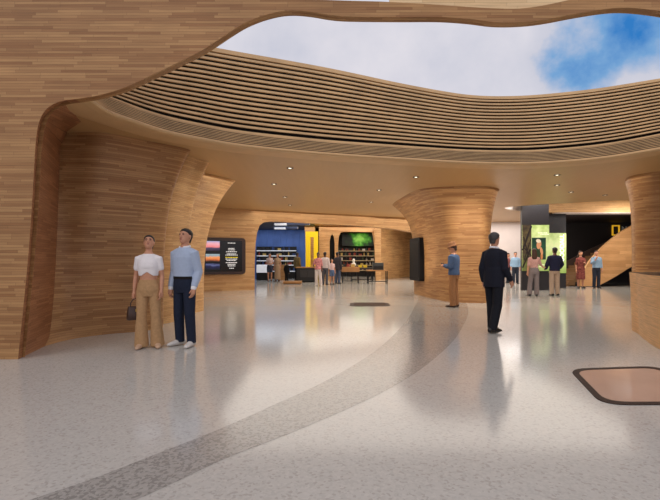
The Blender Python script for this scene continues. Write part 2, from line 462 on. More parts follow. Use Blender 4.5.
# outer enclosure
bm = BM(); box(bm, -16, -15.8, 5.95, 41, 0, CZ); struct(obj('wall_west', bm, WOODF))
bm = BM(); box(bm, 25.8, 26, 5.95, 41, 0, CZ); struct(obj('wall_right', bm, DARKWALL))
bm = BM(); box(bm, -16, 26, 40.8, 41, 0, CZ); struct(obj('wall_back', bm, DARKWALL))

# ------------------------------------------------------------------ bulkhead wall with the screen
def bulk(x, z, off=0.): return Vector((x - off*.447, 20.9+.5*x + off*.894, z))
ol = [(-8, 0), (-3.3, 0), (-3.29, 1.2), (-3.26, 2.0), (-3.2, 2.5), (-3.1, 2.82), (-2.92, 2.98), (-2.6, 3.04), (-1, 3.03), (1, 3.0), (2.4, 2.96), (3.4, 2.9), (4.2, 2.8), (5.0, 2.75), (5.0, CZ), (-8, CZ)]
struct(slab_poly('wall_shops', ol, lambda x, z: bulk(x, z), lambda x, z: bulk(x, z, .4), WOODF))
# second wall further back with the arched shop opening
ol = [(-1.5, 0), (-.02, 0), (-.02, 2.5), (.05, 2.85), (.14, 2.95), (.24, 2.8), (.3, 2.4), (.3, 0), (.52, 0), (.52, 2.3), (.56, 2.8), (.7, 3.08), (1.0, 3.12), (2.7, 3.1), (2.78, 2.8), (2.86, 2.2), (2.95, 0), (3.3, 0), (3.3, CZ), (-1.62, CZ), (-1.58, 2.9)]
struct(slab_poly('wall_shops.001', ol, lambda x, z: (x, 28+max(0, x-2.5)*.6, z), lambda x, z: (x, 28.3+max(0, x-2.5)*.6, z), WOODF))
struct(loft('wall_shops.002', [(2.93, 28.3), (4.0, 30.2), (5.2, 32.2), (6.6, 34.3), (9.8, 36)], [(2.75, 28.0), (3.9, 30.0), (5.1, 32.0), (6.5, 34.1), (9.8, 35.8)], 3, WOODF))
bm = BM(); box(bm, -.95, -.7, 28, 36, 0, CZ); struct(obj('wall_shops.003', bm, WOODF))
bm = BM(); box(bm, -.7, 9, 35.6, 35.8, 0, CZ); struct(obj('wall_shops.004', bm, plain('shop_dark', (30, 30, 34), .6)))
# blue shop wall with ribs
BLUE = plain('blue_wall', (72, 100, 160), .55, emit=.2, var=.16, vscale=1.5)  # slight emission brightens the wall itself, standing in for stronger lamp light
bm = BM(); box(bm, -9, -.95, 31.2, 31.4, 0, CZ)
x = -9
while x < -1: box(bm, x, x+.07, 31.12, 31.2, 0, CZ); x += .45
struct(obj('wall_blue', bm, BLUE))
bm = BM(); box(bm, -9, -.95, 21.5, 31.2, CZ-.06, CZ-.02); struct(obj('ceiling_shop', bm, plain('shop_ceiling', (44, 46, 56), .7)))

# ------------------------------------------------------------------ columns
tag(loft('flared_column', [(3.30, 17.3), (3.40, 15.4), (3.72, 13.75), (4.3, 13.45), (4.78, 13.45), (5.15, 14.3), (5.1, 16.2), (4.5, 17.6), (3.8, 18.0)],
     [(2.55, 17.8), (2.52, 15.6), (2.85, 13.5), (4.2, 13.05), (4.95, 13.25), (5.4, 14.2), (5.4, 16.4), (4.7, 18.2), (3.5, 18.7)], 5.5, WOOD, closed=True, seg=10),
    'wide plank-clad column flaring into the ceiling with a black screen on its side', 'column')
tag(loft('flared_column', [(8.02, 11.55), (8.45, 11.0), (9.6, 10.9), (10.6, 11.4), (10.8, 12.6), (9.9, 13.2), (9.2, 13.1), (8.6, 12.5)],
     [(7.85, 11.5), (8.3, 10.8), (9.6, 10.6), (10.9, 11.1), (11.2, 12.7), (9.9, 13.5), (9.1, 13.3), (8.45, 12.6)], 6, WOOD, closed=True, seg=10),
    'plank-clad column behind the reception desk at the right edge', 'column')

# ------------------------------------------------------------------ reception desk
dk = thing('reception_desk', 'curved pale timber reception desk with a dark counter top', 'desk', (5.9, 6.9, 0))
plan = [(5.44, 7.75), (5.10, 7.08), (4.82, 6.4), (4.72, 5.75), (5.1, 5.2), (6.2, 5.25), (7.2, 6.3), (7.3, 7.6), (6.6, 8.4), (5.8, 8.4)]
def grow(p, g):
    v = Vector((p[0]-6.0, p[1]-6.8)); return (p[0]-5.9+v.normalized().x*g, p[1]-6.9+v.normalized().y*g)
loft('desk_body', [grow(p, 0) for p in plan], [grow(p, .05) for p in plan], 1.6, DESKW, 0.0, 1.08, nz=12, seg=8, closed=True, parent=dk)
tp = catmull([(*grow(p, .03), 0) for p in plan], 8, True)
bm = BM(); rr = []
for g, z in ((0, 1.03), (0, 1.075)):
    rr.append([bm.verts.new((p.x, p.y, z)) for p in tp])
for k in range(len(tp)): bm.faces.new((rr[0][k], rr[0][(k+1) % len(tp)], rr[1][(k+1) % len(tp)], rr[1][k]))
bm.faces.new(rr[1]); bm.faces.new(rr[0][::-1])
obj('counter_top', bm, plain('counter_dark', (30, 24, 24), .3), dk)
pk = catmull([(*grow(p, -.05), 0) for p in plan], 8, True)

# ------------------------------------------------------------------ floor panels
def rounded_quad(c, r, n=6):
    out = []
    m = len(c)
    for i in range(m):
        p = Vector(c[i]); a = (Vector(c[i-1])-p).normalized(); b = (Vector(c[(i+1) % m])-p).normalized()
        p0 = p+a*r; p1 = p+b*r
        for k in range(n+1):
            t = k/n; out.append(((1-t)**2*p0+2*t*(1-t)*p+t*t*p1))
    return out
BRONZE = plain('bronze_frame', (62, 47, 40), .6, 0, spec=.12, var=.4, vscale=60)
BEIGE = plain('beige_inset', (186, 152, 134), .12, var=.05, vscale=2)
def floor_panel(corners, label, fw=.07, inset=None):
    cx = sum(c[0] for c in corners)/4; cy = sum(c[1] for c in corners)/4
    loc = [(c[0]-cx, c[1]-cy) for c in corners]
    t = thing('floor_panel', label, 'floor panel', (cx, cy, 0), 0)
    o = rounded_quad(loc, .26); s = 1-fw/.6
    ii = [p*s for p in o]
    bm = BM(); n = len(o)
    A = [bm.verts.new((p.x, p.y, .001)) for p in o]; B = [bm.verts.new((p.x*.995, p.y*.995, .008)) for p in o]; C = [bm.verts.new((p.x, p.y, .008)) for p in ii]; D = [bm.verts.new((p.x, p.y, .004)) for p in ii]
    for r0, r1 in ((A, B), (B, C), (C, D)):
        for k in range(n): bm.faces.new((r0[k], r0[(k+1) % n], r1[(k+1) % n], r1[k]))
    obj('frame', bm, BRONZE, t)
    bm = BM(); bm.faces.new([bm.verts.new((p.x, p.y, .005)) for p in ii]); obj('inset', bm, inset or BEIGE, t)
floor_panel([(2.86, 5.28), (4.04, 5.42), (3.64, 3.98), (2.45, 3.96)], 'large rounded beige floor panel with bronze rim in the right foreground')
floor_panel([(.62, 13.5), (1.78, 13.5), (1.72, 12.45), (.55, 12.4)], 'small dark-rimmed floor panel in the middle of the hall', .12, plain('inset_dark', (70, 54, 46), .7, spec=.05))

# ------------------------------------------------------------------ wall screen on the left
sc = thing('wall_screen', 'wide black wall screen showing photos and a list of text', 'screen', bulk(-4.55, 0), math.atan(.5))
def plate(name, x0, x1, z0, z1, y0, y1, mat, parent, r=0.):
    """rounded upright plate in the x-z plane"""
    if r > 0: o = rounded_quad([(x0, z0), (x1, z0), (x1, z1), (x0, z1)], r, 5)
    else: o = [Vector(p) for p in ((x0, z0), (x1, z0), (x1, z1), (x0, z1))]
    bm = BM(); n = len(o)
    A = [bm.verts.new((p.x, y0, p.y)) for p in o]; B = [bm.verts.new((p.x, y1, p.y)) for p in o]
    for k in range(n): bm.faces.new((A[k], A[(k+1) % n], B[(k+1) % n], B[k]))
    bm.faces.new(A); bm.faces.new(B[::-1])
    return obj(name, bm, mat, parent)
def gradient_mat(name, stops, z0, z1, emit=1., noise=.3, nscale=4.):
    m, nt, b = new_mat(name); N = nt.nodes.new; L = nt.links.new
    tc = N('ShaderNodeTexCoord'); s = N('ShaderNodeSeparateXYZ'); L(tc.outputs['Object'], s.inputs[0])
    n = N('ShaderNodeTexNoise'); n.inputs['Scale'].default_value = nscale; n.inputs['Detail'].default_value = 5; L(tc.outputs['Object'], n.inputs['Vector'])
    mr = N('ShaderNodeMapRange'); L(s.outputs[2], mr.inputs[0]); mr.inputs[1].default_value = z0; mr.inputs[2].default_value = z1
    ad = N('ShaderNodeMath'); ad.operation = 'MULTIPLY_ADD'; L(n.outputs['Fac'], ad.inputs[0]); ad.inputs[1].default_value = noise
    sb = N('ShaderNodeMath'); sb.operation = 'SUBTRACT'; L(mr.outputs[0], sb.inputs[0]); sb.inputs[1].default_value = noise*.5
    L(sb.outputs[0], ad.inputs[2])
    r = N('ShaderNodeValToRGB'); L(ad.outputs[0], r.inputs['Fac'])
    r.color_ramp.elements[0].position = stops[0][0]; r.color_ramp.elements[0].color = lin(stops[0][1])+(1,)
    r.color_ramp.elements[1].position = stops[-1][0]; r.color_ramp.elements[1].color = lin(stops[-1][1])+(1,)
    for p, c in stops[1:-1]:
        e = r.color_ramp.elements.new(p); e.color = lin(c)+(1,)
    L(r.outputs['Color'], b.inputs['Base Color']); L(r.outputs['Color'], b.inputs['Emission Color']); b.inputs['Emission Strength'].default_value = emit
    b.inputs['Roughness'].default_value = .3
    return m
plate('frame', -.97, .97, .70, 2.25, -.09, -.005, plain('screen_frame', (48, 28, 26), .4), sc, .16)
disp = plate('display', -.86, .82, .82, 2.13, -.095, -.085, plain('screen_black', (6, 6, 9), .2), sc, .05)
plate('picture', -.72, -.14, 1.70, 2.10, -.1, -.095, gradient_mat('sunset_picture', [(0, (20, 18, 40)), (.3, (70, 60, 90)), (.45, (225, 130, 135)), (.75, (225, 165, 180)), (1, (150, 160, 200))], 1.68, 2.1, .7), disp)
plate('picture', -.72, -.14, 1.25, 1.56, -.1, -.095, gradient_mat('fire_picture', [(0, (30, 20, 20)), (.3, (200, 110, 60)), (.55, (230, 150, 90)), (.75, (130, 150, 160)), (1, (150, 175, 185))], 1.25, 1.56, .7, .5, 6), disp)
plate('picture', -.72, -.14, .90, 1.18, -.1, -.095, gradient_mat('night_picture', [(0, (8, 8, 20)), (.5, (20, 26, 70)), (.72, (90, 100, 150)), (1, (12, 14, 40))], .9, 1.18, .6, .6, 5), disp)
TXT = plain('text_white', (225, 225, 225), .5, emit=.7); TXY = plain('text_yellow', (235, 215, 60), .5, emit=.7)
for k, (w, z) in enumerate([(.16, 2.03), (.13, 1.80), (.15, 1.74), (.23, 1.66), (.2, 1.57), (.26, 1.52), (.26, 1.42), (.25, 1.35), (.2, 1.29), (.24, 1.2), (.17, 1.13), (.16, 1.06), (.1, .96)]):
    x = -w; tgt = BM()
    while x < w:
        l = random.uniform(.03, .09); box(tgt, x+.36, min(w, x+l)+.36, -.1, -.095, z-.014, z+.014); x += l+.018
    ln_ = obj('text_line', tgt, TXY if k == 6 else TXT, disp)
    if k == 6: ln_['label'] = 'yellow highlighted text line'

# screen on the column
s2 = thing('wall_screen', 'black portrait screen mounted on the side of the central column', 'screen', (3.27, 16.35, 0), math.atan2(-1.6, .12))
plate('housing', -.68, .68, .55, 2.12, -.14, .1, plain('screen_black2', (16, 15, 17), .6, spec=.2), s2, .07)
plate('display', -.60, .60, .68, 2.0, -.15, -.14, plain('screen_off', (9, 9, 11), .5, spec=.15), s2, .03)

# ------------------------------------------------------------------ downlights
LAMP = plain('lamp_glow', (255, 240, 215), .5, emit=4.0)
DL = [((290, 168), 'nearest the slatted rim, left of the hall centre'), ((274, 184), 'leftmost, second back from the slatted rim'), ((285, 197), 'third back on the left row'), ((290, 205), 'farthest back on the left row, by the shop wall'),
      ((379, 190), 'left of the central column, nearer one'), ((371, 202), 'left of the central column, farther one'), ((416, 177), 'just above the left flare of the central column'),
      ((557, 175), 'right of the central column, nearest of that row'), ((557, 185), 'right of the central column, second of that row'), ((571, 192), 'above the far right pair of visitors, left one'), ((605, 195), 'above the stair, rightmost')]
ring0 = glow0 = None
for (px, py), w in DL:
    p = on_ceiling(px, py)
    t = thing('downlight', 'small round recessed ceiling downlight '+w, 'ceiling light', p, 0, 'recessed downlights')
    if ring0 is None:
        bm = BM()
        R = [[bm.verts.new((r*math.cos(2*PI*k/20), r*math.sin(2*PI*k/20), z)) for k in range(20)] for r, z in ((.085, 0), (.08, -.012), (.06, -.014), (.034, -.003))]
        for a, b in zip(R, R[1:]):
            for k in range(20): bm.faces.new((a[k], a[(k+1) % 20], b[(k+1) % 20], b[k]))
        ring0 = obj('trim_ring', bm, plain('lamp_ring', (90, 82, 74), .4, .4), t)
        bm = BM(); bm.faces.new([bm.verts.new((.036*math.cos(2*PI*k/20), .036*math.sin(2*PI*k/20), -.006)) for k in range(20)])
        glow0 = obj('lens', bm, LAMP, t)
    else:
        for s in (ring0, glow0):
            c = s.copy(); COL.objects.link(c); c.parent = t

# ------------------------------------------------------------------ graphic pillars
gp = thing('graphic_pillar', 'tall black pillar with a green poster of a portrait, front one', 'pillar', (8.87, 19.0, 0))
bm = BM(); box(bm, -.585, .585, .0, .14, 0, 4.35); obj('pillar_body', bm, CHAR, gp)
GREEN = gradient_mat('poster_green', [(0, (140, 168, 84)), (.4, (184, 202, 128)), (.6, (208, 220, 160)), (1, (146, 170, 92))], .8, 2.85, .5, .9, 2.5)
po = plate('poster', -.58, .58, .84, 2.82, -.03, -.002, GREEN, gp)
plate('dark_strip', -.58, -.19, .84, 2.82, -.035, -.03, gradient_mat('foliage_dark', [(0, (110, 120, 60)), (.45, (66, 52, 40)), (.6, (96, 84, 52)), (1, (50, 40, 34))], .8, 2.85, .3, 1.0, 5), po)
bm = BM()
for a, b, r in (((-.56, 1.0), (-.24, 1.75), .035), ((-.56, 1.75), (-.2, 2.75), .04), ((-.5, 1.3), (-.22, 2.2), .02), ((-.24, 1.1), (-.52, 2.3), .025), ((-.2, 1.5), (-.56, 1.9), .02)):
    tube(bm, [(a[0], -.036, a[1]), (b[0], -.036, b[1])], [(r, r), (r, r)], 6)
for v in bm.verts: v.co.y = -.037+(v.co.y+.036)*.1
obj('branches', bm, plain('branch_dark', (34, 24, 24), .7), po)
ph = plate('portrait', -.17, .43, 1.33, 2.27, -.045, -.035, gradient_mat('portrait_bg', [(0, (24, 40, 24)), (.5, (26, 70, 46)), (1, (14, 40, 30))], 1.3, 2.3, .45, .8, 4), po)
def flat_ell(name, cx, cz, rx, rz, y, mat, parent, rot=0):
    bm = BM(); vs = []
    for k in range(24):
        a = 2*PI*k/24; x = rx*math.cos(a); z = rz*math.sin(a)
        vs.append(bm.verts.new((cx+x*math.cos(rot)-z*math.sin(rot), y, cz+x*math.sin(rot)+z*math.cos(rot))))
    bm.faces.new(vs); return obj(name, bm, mat, parent)
flat_ell('figure_shirt', .12, 1.53, .2, .2, -.046, plain('shirt_olive', (40, 58, 34), .6, emit=.25), ph)
flat_ell('figure_face', .13, 1.97, .1, .19, -.047, plain('face_tan', (196, 140, 100), .6, emit=.4), ph, -.15)
flat_ell('figure_hair', .11, 2.13, .11, .08, -.048, plain('hair_grey', (206, 196, 170), .6, emit=.4), ph, -.2)
flat_ell('figure_hand', .24, 1.7, .06, .17, -.049, plain('face_tan', (196, 140, 100)), ph, .2)
flat_ell('figure_arm', .25, 1.47, .05, .15, -.0485, plain('arm_orange', (190, 120, 74), .6, emit=.35), ph)
bm = BM()
for z, x0, x1 in ((2.48, .1, .45), (2.42, .2, .5), (1.2, -.1, .2), (1.1, -.1, .35), (1.02, -.1, .3)):
    x = x0
    while x < x1: l = random.uniform(.03, .08); box(bm, x, x+l, -.036, -.031, z-.014, z+.014); x += l+.02
obj('caption_lines', bm, plain('caption', (240, 245, 225), .6, emit=.6), po)

def text_mesh(name, body, size, mat, parent, loc, rot, depth=.01, bold=0.):
    cu = bpy.data.curves.new(name, 'FONT'); cu.body = body; cu.size = size; cu.extrude = depth; cu.offset = bold
    o = bpy.data.objects.new(name, cu); COL.objects.link(o)
    dg = bpy.context.evaluated_depsgraph_get(); dg.update()
    me = bpy.data.meshes.new_from_object(o.evaluated_get(dg)); bpy.data.objects.remove(o)
    me.materials.clear()
    r = link(name, me, mat, parent); r.location = loc; r.rotation_euler = rot
    return r
g2 = thing('graphic_pillar', 'charcoal pillar with green poster and vertical white lettering, rear one', 'pillar', (10.62, 20.6, 0))
bm = BM(); box(bm, -.43, .43, 0, .2, 0, CZ-.005); obj('pillar_body', bm, CHAR, g2)
po2 = plate('poster', -.425, .425, .7, 2.57, -.03, -.002, GREEN, g2)
text_mesh('lettering', 'GOODALL', .27, plain('letter_white', (245, 250, 240), .5, emit=.9), po2, (.31, -.042, 1.22), (PI/2, -PI/2, 0), .006, .005)
text_mesh('lettering', 'JANE', .16, plain('letter_white', (245, 250, 240)), po2, (-.1, -.042, 1.5), (PI/2, -PI/2, 0), .006, .004)

# ------------------------------------------------------------------ walls at far right, stair
bm = BM(); box(bm, 5.2, 12.0, 25.2, 25.4, 0, CZ); struct(obj('wall_white', bm, WHITE))
bm = BM(); box(bm, 12.0, 26, 25.4, 25.6, 0, CZ); struct(obj('wall_dark', bm, DARKWALL))
st = thing('staircase', 'sweeping timber staircase with solid curved plank balustrade', 'staircase', (13, 22.5, 0))
STW = wood('stair_wood', (206, 158, 108), (184, 136, 88), row=.16, width=2.2)
bm = BM()
for i in range(16):
    x = 11.5+.3*i-13
    box(bm, x, x+.32, -.75, 1.5, max(0, .17*i-.12), .17*(i+1))
obj('steps', bm, STW, st)
upx = [(12.33, .02), (12.36, .3), (12.46, .62), (12.72, 1.21), (13.2, 1.8), (13.8, 2.34), (14.4, 2.78), (15.15, 3.15), (15.9, 3.38), (16.6, 3.42)]
lox = [(16.6, 2.1), (15.6, 1.46), (14.75, .97), (14.2, .63), (13.6, .28), (13.15, .06), (12.9, .02)]
o = [(p.x, p.y) for p in catmull([(a, b, 0) for a, b in upx], 5)] + [(p.x, p.y) for p in catmull([(a, b, 0) for a, b in lox], 4)]
def stair_fn(off):
    def f(x, z):
        return Vector((x-13, 21.55-22.5+off + .25*max(0, 13.2-x)**2, z))
    return f
slab_poly('balustrade', o, stair_fn(0), stair_fn(.14), STW, st)
o2 = [(11.7, .0), (11.75, .9), (12.8, 1.15), (14.2, 1.9), (15.6, 2.5), (16.5, 2.8), (16.5, 2.0), (14, .6), (12.9, 0)]
slab_poly('far_balustrade', o2, lambda x, z: (x-13, 1.55, z), lambda x, z: (x-13, 1.66, z), plain('dark_balustrade', (58, 40, 32), .6), st)
sg = thing('wall_sign', 'yellow rectangle emblem and pale lettering high on the dark wall', 'sign', (16.25, 25.38, 0))
bm = BM(); x0, x1, z0, z1, w = -.0, .44, 2.72, 3.32, .07
for q in ((x0, x0+w, z0, z1), (x1-w, x1, z0, z1), (x0+w, x1-w, z1-w, z1), (x0+w, x1-w, z0, z0+w)): box(bm, q[0], q[1], -.05, 0, q[2], q[3])
obj('emblem', bm, plain('emblem_yellow', (236, 178, 40), .5, emit=.6), sg)
text_mesh('lettering', 'NAT', .4, plain('sign_grey', (150, 146, 140), .5, emit=.15), sg, (.54, -.03, 2.98), (PI/2, 0, 0), .012)

# ------------------------------------------------------------------ shop fittings
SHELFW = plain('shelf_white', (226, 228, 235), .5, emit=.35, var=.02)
def shelf_unit(label, x0, x1, y, zs, h, smat, n_bays, wood_bays=()):
    cx = (x0+x1)/2; w = x1-x0
    t = thing('shelving_unit', label, 'shelf', (cx, y, 0))
    bm = BM(); box(bm, -w/2, w/2, .36, .4, 0, h)
    obj('back_panel', bm, BLACK, t)
    for k in range(n_bays+1):
        xx = -w/2+w*k/n_bays; bm = BM(); box(bm, xx-.02, xx+.02, 0, .38, 0, h); obj('upright', bm, BLACK, t)
    for z in zs:
        bm = BM(); box(bm, -w/2, w/2, -.01, .37, z-.05, z); obj('shelf', bm, smat, t)
    return t
zs1 = [.55, .98, 1.28, 1.62, 1.98]
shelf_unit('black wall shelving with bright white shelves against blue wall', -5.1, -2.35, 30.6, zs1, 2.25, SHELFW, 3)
zs2 = [.5, .92, 1.28, 1.66, 2.05]
shelf_unit('tall dark shelving with pale timber shelves under the green picture', .5, 3.75, 34.9, zs2, 2.3, plain('shelf_timber', (190, 168, 130), .5, emit=.1), 4)
ITEMC = [(36, 32, 34), (150, 60, 44), (40, 62, 110), (190, 160, 90), (70, 90, 60), (210, 200, 190)]
def item_box(name, sx, sz, c):
    bm = BM(); box(bm, -sx/2, sx/2, -.09, .09, 0, sz, .008); return obj(name, bm, plain('goods_%d_%d_%d' % c, c, .5))
def item_bottle(name, r, h, c):
    bm = BM(); stack(bm, [(0, 0, 0, r, r), (h*.6, 0, 0, r, r), (h*.74, 0, 0, r*.45, r*.45), (h*.96, 0, 0, r*.4, r*.4), (h, 0, 0, r*.3, r*.3)], 10)
    return obj(name, bm, plain('goods_%d_%d_%d' % c, c, .35), smooth=False)
kinds = [('boxed_goods', item_box, (.16, .22)), ('bottle', item_bottle, (.05, .27)), ('boxed_goods', item_box, (.22, .15)), ('jar', item_bottle, (.07, .2))]
CN = {0: 'dark', 1: 'red-brown', 2: 'blue', 3: 'tan', 4: 'green', 5: 'pale'}
SHN = ['lowest', 'second lowest', 'middle', 'second highest', 'highest']
protos = {}
def stock(zs, x0, x1, y, where, palette, step=.31):
    for si, z in enumerate(zs):
        x = x0+.15
        while x < x1-.12:
            k = random.randrange(4); ci = random.choice(palette); nm, fn, ar = kinds[k]
            key = (k, ci)
            if key not in protos:
                o = fn(nm, *ar, ITEMC[ci]); protos[key] = o
            else:
                o = protos[key].copy(); COL.objects.link(o)
            o.location = (x, y, z)
            tag(o, '%s %s on the %s shelf of the %s' % (CN[ci], nm.replace('_', ' '), SHN[si], where), 'goods' if 'goods' in nm else nm, 'goods on the %s shelf of the %s' % (SHN[si], where))
            x += random.uniform(step*.8, step*1.5)
stock(zs1, -5.1, -2.35, 30.78, 'white-shelved unit by the blue wall', [0, 0, 0, 2, 1, 3])
stock(zs2, .5, 3.75, 35.08, 'timber-shelved unit below the green picture', [0, 1, 1, 3, 5, 4])

pic = plate('wall_picture', .95, 3.6, 2.42, 3.42, 34.86, 34.9, None, None)
pic.data.materials.append(None)
m, nt, b = new_mat('aurora'); N = nt.nodes.new; L = nt.links.new
tc = N('ShaderNodeTexCoord'); mp = N('ShaderNodeMapping'); mp.inputs['Location'].default_value = (-2.35, -34.9, -3.05); mp.inputs['Scale'].default_value = (1, 1, 1)
L(tc.outputs['Object'], mp.inputs[0])
ln = N('ShaderNodeVectorMath'); ln.operation = 'LENGTH'; L(mp.outputs[0], ln.inputs[0])
ns = N('ShaderNodeTexNoise'); ns.inputs['Scale'].default_value = 3; ns.inputs['Detail'].default_value = 5; L(tc.outputs['Object'], ns.inputs['Vector'])
ad = N('ShaderNodeMath'); ad.operation = 'MULTIPLY_ADD'; L(ns.outputs['Fac'], ad.inputs[0]); ad.inputs[1].default_value = -1.6; L(ln.outputs['Value'], ad.inputs[2])
r = N('ShaderNodeValToRGB'); mr = N('ShaderNodeMapRange'); L(ad.outputs[0], mr.inputs[0]); mr.inputs[1].default_value = -.8; mr.inputs[2].default_value = .5; L(mr.outputs[0], r.inputs['Fac'])
r.color_ramp.elements[0].color = lin((150, 220, 90))+(1,); r.color_ramp.elements[1].color = lin((10, 14, 14))+(1,)
e = r.color_ramp.elements.new(.35); e.color = lin((70, 150, 40))+(1,); e = r.color_ramp.elements.new(.65); e.color = lin((16, 40, 18))+(1,)
L(r.outputs['Color'], b.inputs['Base Color']); L(r.outputs['Color'], b.inputs['Emission Color']); b.inputs['Emission Strength'].default_value = .4
pic.data.materials.clear(); pic.data.materials.append(m)
tag(pic, 'dark picture with a bright green glow above the shelves', 'picture')

yf = BM()
for q in ((-1.5, -1.2, 0, 3.06), (-1.0, -.74, 0, 3.06), (-1.2, -1.0, 2.72, 3.06), (-1.2, -1.0, 0, .2)): box(yf, q[0], q[1], 27.0, 27.5, q[2], q[3])
tag(obj('yellow_frame', yf, YELLOW), 'tall bright yellow rectangular frame standing in the shop entrance', 'frame')

def table(label, x, y, w, d, h, apron, mat, leg_r=.025, cat='table'):
    t = thing('display_table', label, cat, (x, y, 0))
    bm = BM(); box(bm, -w/2, w/2, -d/2, d/2, h-apron, h, .008); obj('tabletop', bm, mat, t)
    for sx in (-1, 1):
        for sy in (-1, 1):
            bm = BM(); cx = sx*(w/2-.06); cy = sy*(d/2-.06); box(bm, cx-leg_r, cx+leg_r, cy-leg_r, cy+leg_r, 0, h-apron); obj('leg', bm, METAL, t)
    bm = BM(); box(bm, -w/2+.08, w/2-.08, -.02, .02, .1, .14)
    for sx in (-1, 1): box(bm, sx*(w/2-.06)-.018, sx*(w/2-.06)+.018, -d/2+.08, d/2-.08, .1, .14)
    obj('stretcher', bm, METAL, t)
    return t
table('timber display table with deep apron and dark legs, left of the pair', 1.16, 25.0, 1.0, .7, .92, .28, WOODT)
table('lower display table with pale top and thin black legs, right of the pair', 2.62, 24.4, 1.15, .7, .76, .06, WOODT)
table('long dark display table farther back between the other tables', 1.95, 27.0, 1.4, .6, .85, .12, plain('table_dark', (44, 34, 30), .5))
cb = thing('display_counter', 'long black shop counter with a timber top', 'counter', (-1.35, 26.2, 0))
bm = BM(); box(bm, -.62, .62, -.35, .35, .06, .84, .01); obj('cabinet', bm, BLACK, cb)
bm = BM(); box(bm, -.66, .66, -.38, .38, .84, .9, .008); obj('worktop', bm, WOODT, cb)
bm = BM(); box(bm, -.6, .6, -.32, .32, 0, .06); obj('plinth', bm, METAL, cb)
bm = BM(); box(bm, -.4, -.02, -.37, -.35, .3, .72, .006); box(bm, .02, .4, -.37, -.35, .3, .72, .006); obj('door_panels', bm, plain('door_grey', (48, 46, 48), .5), cb)
cr = thing('crate', 'pale timber crate display beside the white shelves', 'crate', (-3.05, 28.6, 0))
bm = BM(); box(bm, -.3, .3, -.25, .25, 0, .96, .01); obj('crate_body', bm, WOODT, cr)
bm = BM()
for z in (.24, .48, .72): box(bm, -.305, .305, -.256, -.25, z-.008, z+.008)
obj('slat_lines', bm, plain('slat_gap', (90, 60, 36)), cr)
bm = BM(); box(bm, -.34, .34, -.29, .29, .96, 1.0, .008); obj('lid', bm, WOODT, cr)
pl = thing('platform', 'low timber platform on the shop floor', 'platform', (-2.05, 24.1, 0))
bm = BM(); box(bm, -.5, .5, -.3, .3, .03, .16, .01); obj('deck', bm, WOODT, pl)
bm = BM(); box(bm, -.46, .46, -.26, .26, 0, .03); obj('plinth', bm, METAL, pl)
wc = thing('checkout_counter', 'small white counter with a dark base at the shop left', 'counter', (-4.35, 28.4, 0))
bm = BM(); box(bm, -.35, .35, -.3, .3, .5, 1.0, .02); obj('cabinet', bm, SHELFW, wc)
bm = BM(); box(bm, -.33, .33, -.28, .28, 0, .5); obj('base', bm, BLACK, wc)
dm = thing('display_case', 'grey box display case standing on the right display table', 'display case', (2.66, 24.45, .76))
bm = BM(); box(bm, -.3, .3, -.18, .18, 0, .4, .015); obj('case', bm, plain('case_grey', (62, 66, 68), .4), dm)
bm = BM(); box(bm, -.26, .26, -.19, -.18, .05, .22); obj('front_panel', bm, BLACK, dm)
bust = BM(); stack(bust, [(0, 0, 0, .1, .08), (.03, 0, 0, .1, .08), (.06, 0, 0, .05, .05), (.12, 0, 0, .13, .08), (.22, 0, 0, .15, .09), (.3, 0, 0, .06, .06), (.34, 0, 0, .06, .06), (.42, 0, 0, .085, .09), (.5, 0, 0, .07, .08), (.54, 0, 0, .03, .03)], 14)
bo = obj('display_bust', bust, plain('bust_white', (226, 222, 214), .6), smooth=True); bo.location = (1.45, 26.9, .85); tag(bo, 'small white bust on the dark display table', 'bust')
for k, (x, y, z, c, nm) in enumerate([(1.85, 26.9, .85, 3, 'yellow'), (2.15, 26.9, .85, 3, 'yellow'), (1.0, 24.95, .92, 1, 'red-brown'), (.85, 24.95, .92, 0, 'black'), (1.3, 24.95, .92, 3, 'tan')]):
    o = item_box('boxed_goods', .22, .16, (206, 176, 40) if nm == 'yellow' else ITEMC[c]); o.location = (x, y, z)
    tag(o, ['yellow box on the dark table, beside the bust', 'yellow box on the dark table, farther from the bust', 'red-brown box on the timber table', 'black box on the timber table', 'tan box on the timber table'][k], 'box')
# hanging light trays in the shop
for k, (x0, x1, y, z, lab) in enumerate([(-3.0, -1.1, 23.6, 3.16, 'front hanging light tray below the dark shop ceiling'), (-3.3, -1.9, 26.0, 3.12, 'rear hanging light tray in the blue shop')]):
    t = thing('light_tray', lab, 'ceiling light', ((x0+x1)/2, y, z)); w = (x1-x0)/2
    bm = BM(); box(bm, -w, w, -.3, .3, .02, .14, .01); obj('housing', bm, plain('tray_blue', (60, 74, 110), .4), t)
    bm = BM(); box(bm, -w+.05, -w+.7, -.31, -.02, .0, .1); obj('lamp', bm, plain('tray_lamp', (225, 230, 240), .5, emit=.5), t)
    for sx in (-.6, .6):
        bm = BM(); box(bm, sx*w-.01, sx*w+.01, -.01, .01, .14, CZ-.06-z); obj('hanger', bm, METAL, t)
p0 = on_ceiling(391, 229.5); p1 = on_ceiling(398.5, 224)
sl = BM(); d = (p1-p0).normalized(); nn = Vector((-d.y, d.x, 0))*.09
for z in (0, -.03):
    pass
A = [sl.verts.new(q + Vector((0, 0, z))) for z in (-.03, -.002) for q in (p0-nn, p0+nn, p1+nn, p1-nn)]
for f in ((0, 1, 2, 3), (7, 6, 5, 4), (0, 1, 5, 4), (1, 2, 6, 5), (2, 3, 7, 6), (3, 0, 4, 7)): sl.faces.new([A[i] for i in f])
tag(obj('strip_light', sl, plain('strip_glow', (255, 238, 205), .5, emit=1.5)), 'slim glowing strip light in the ceiling left of the central column', 'ceiling light')

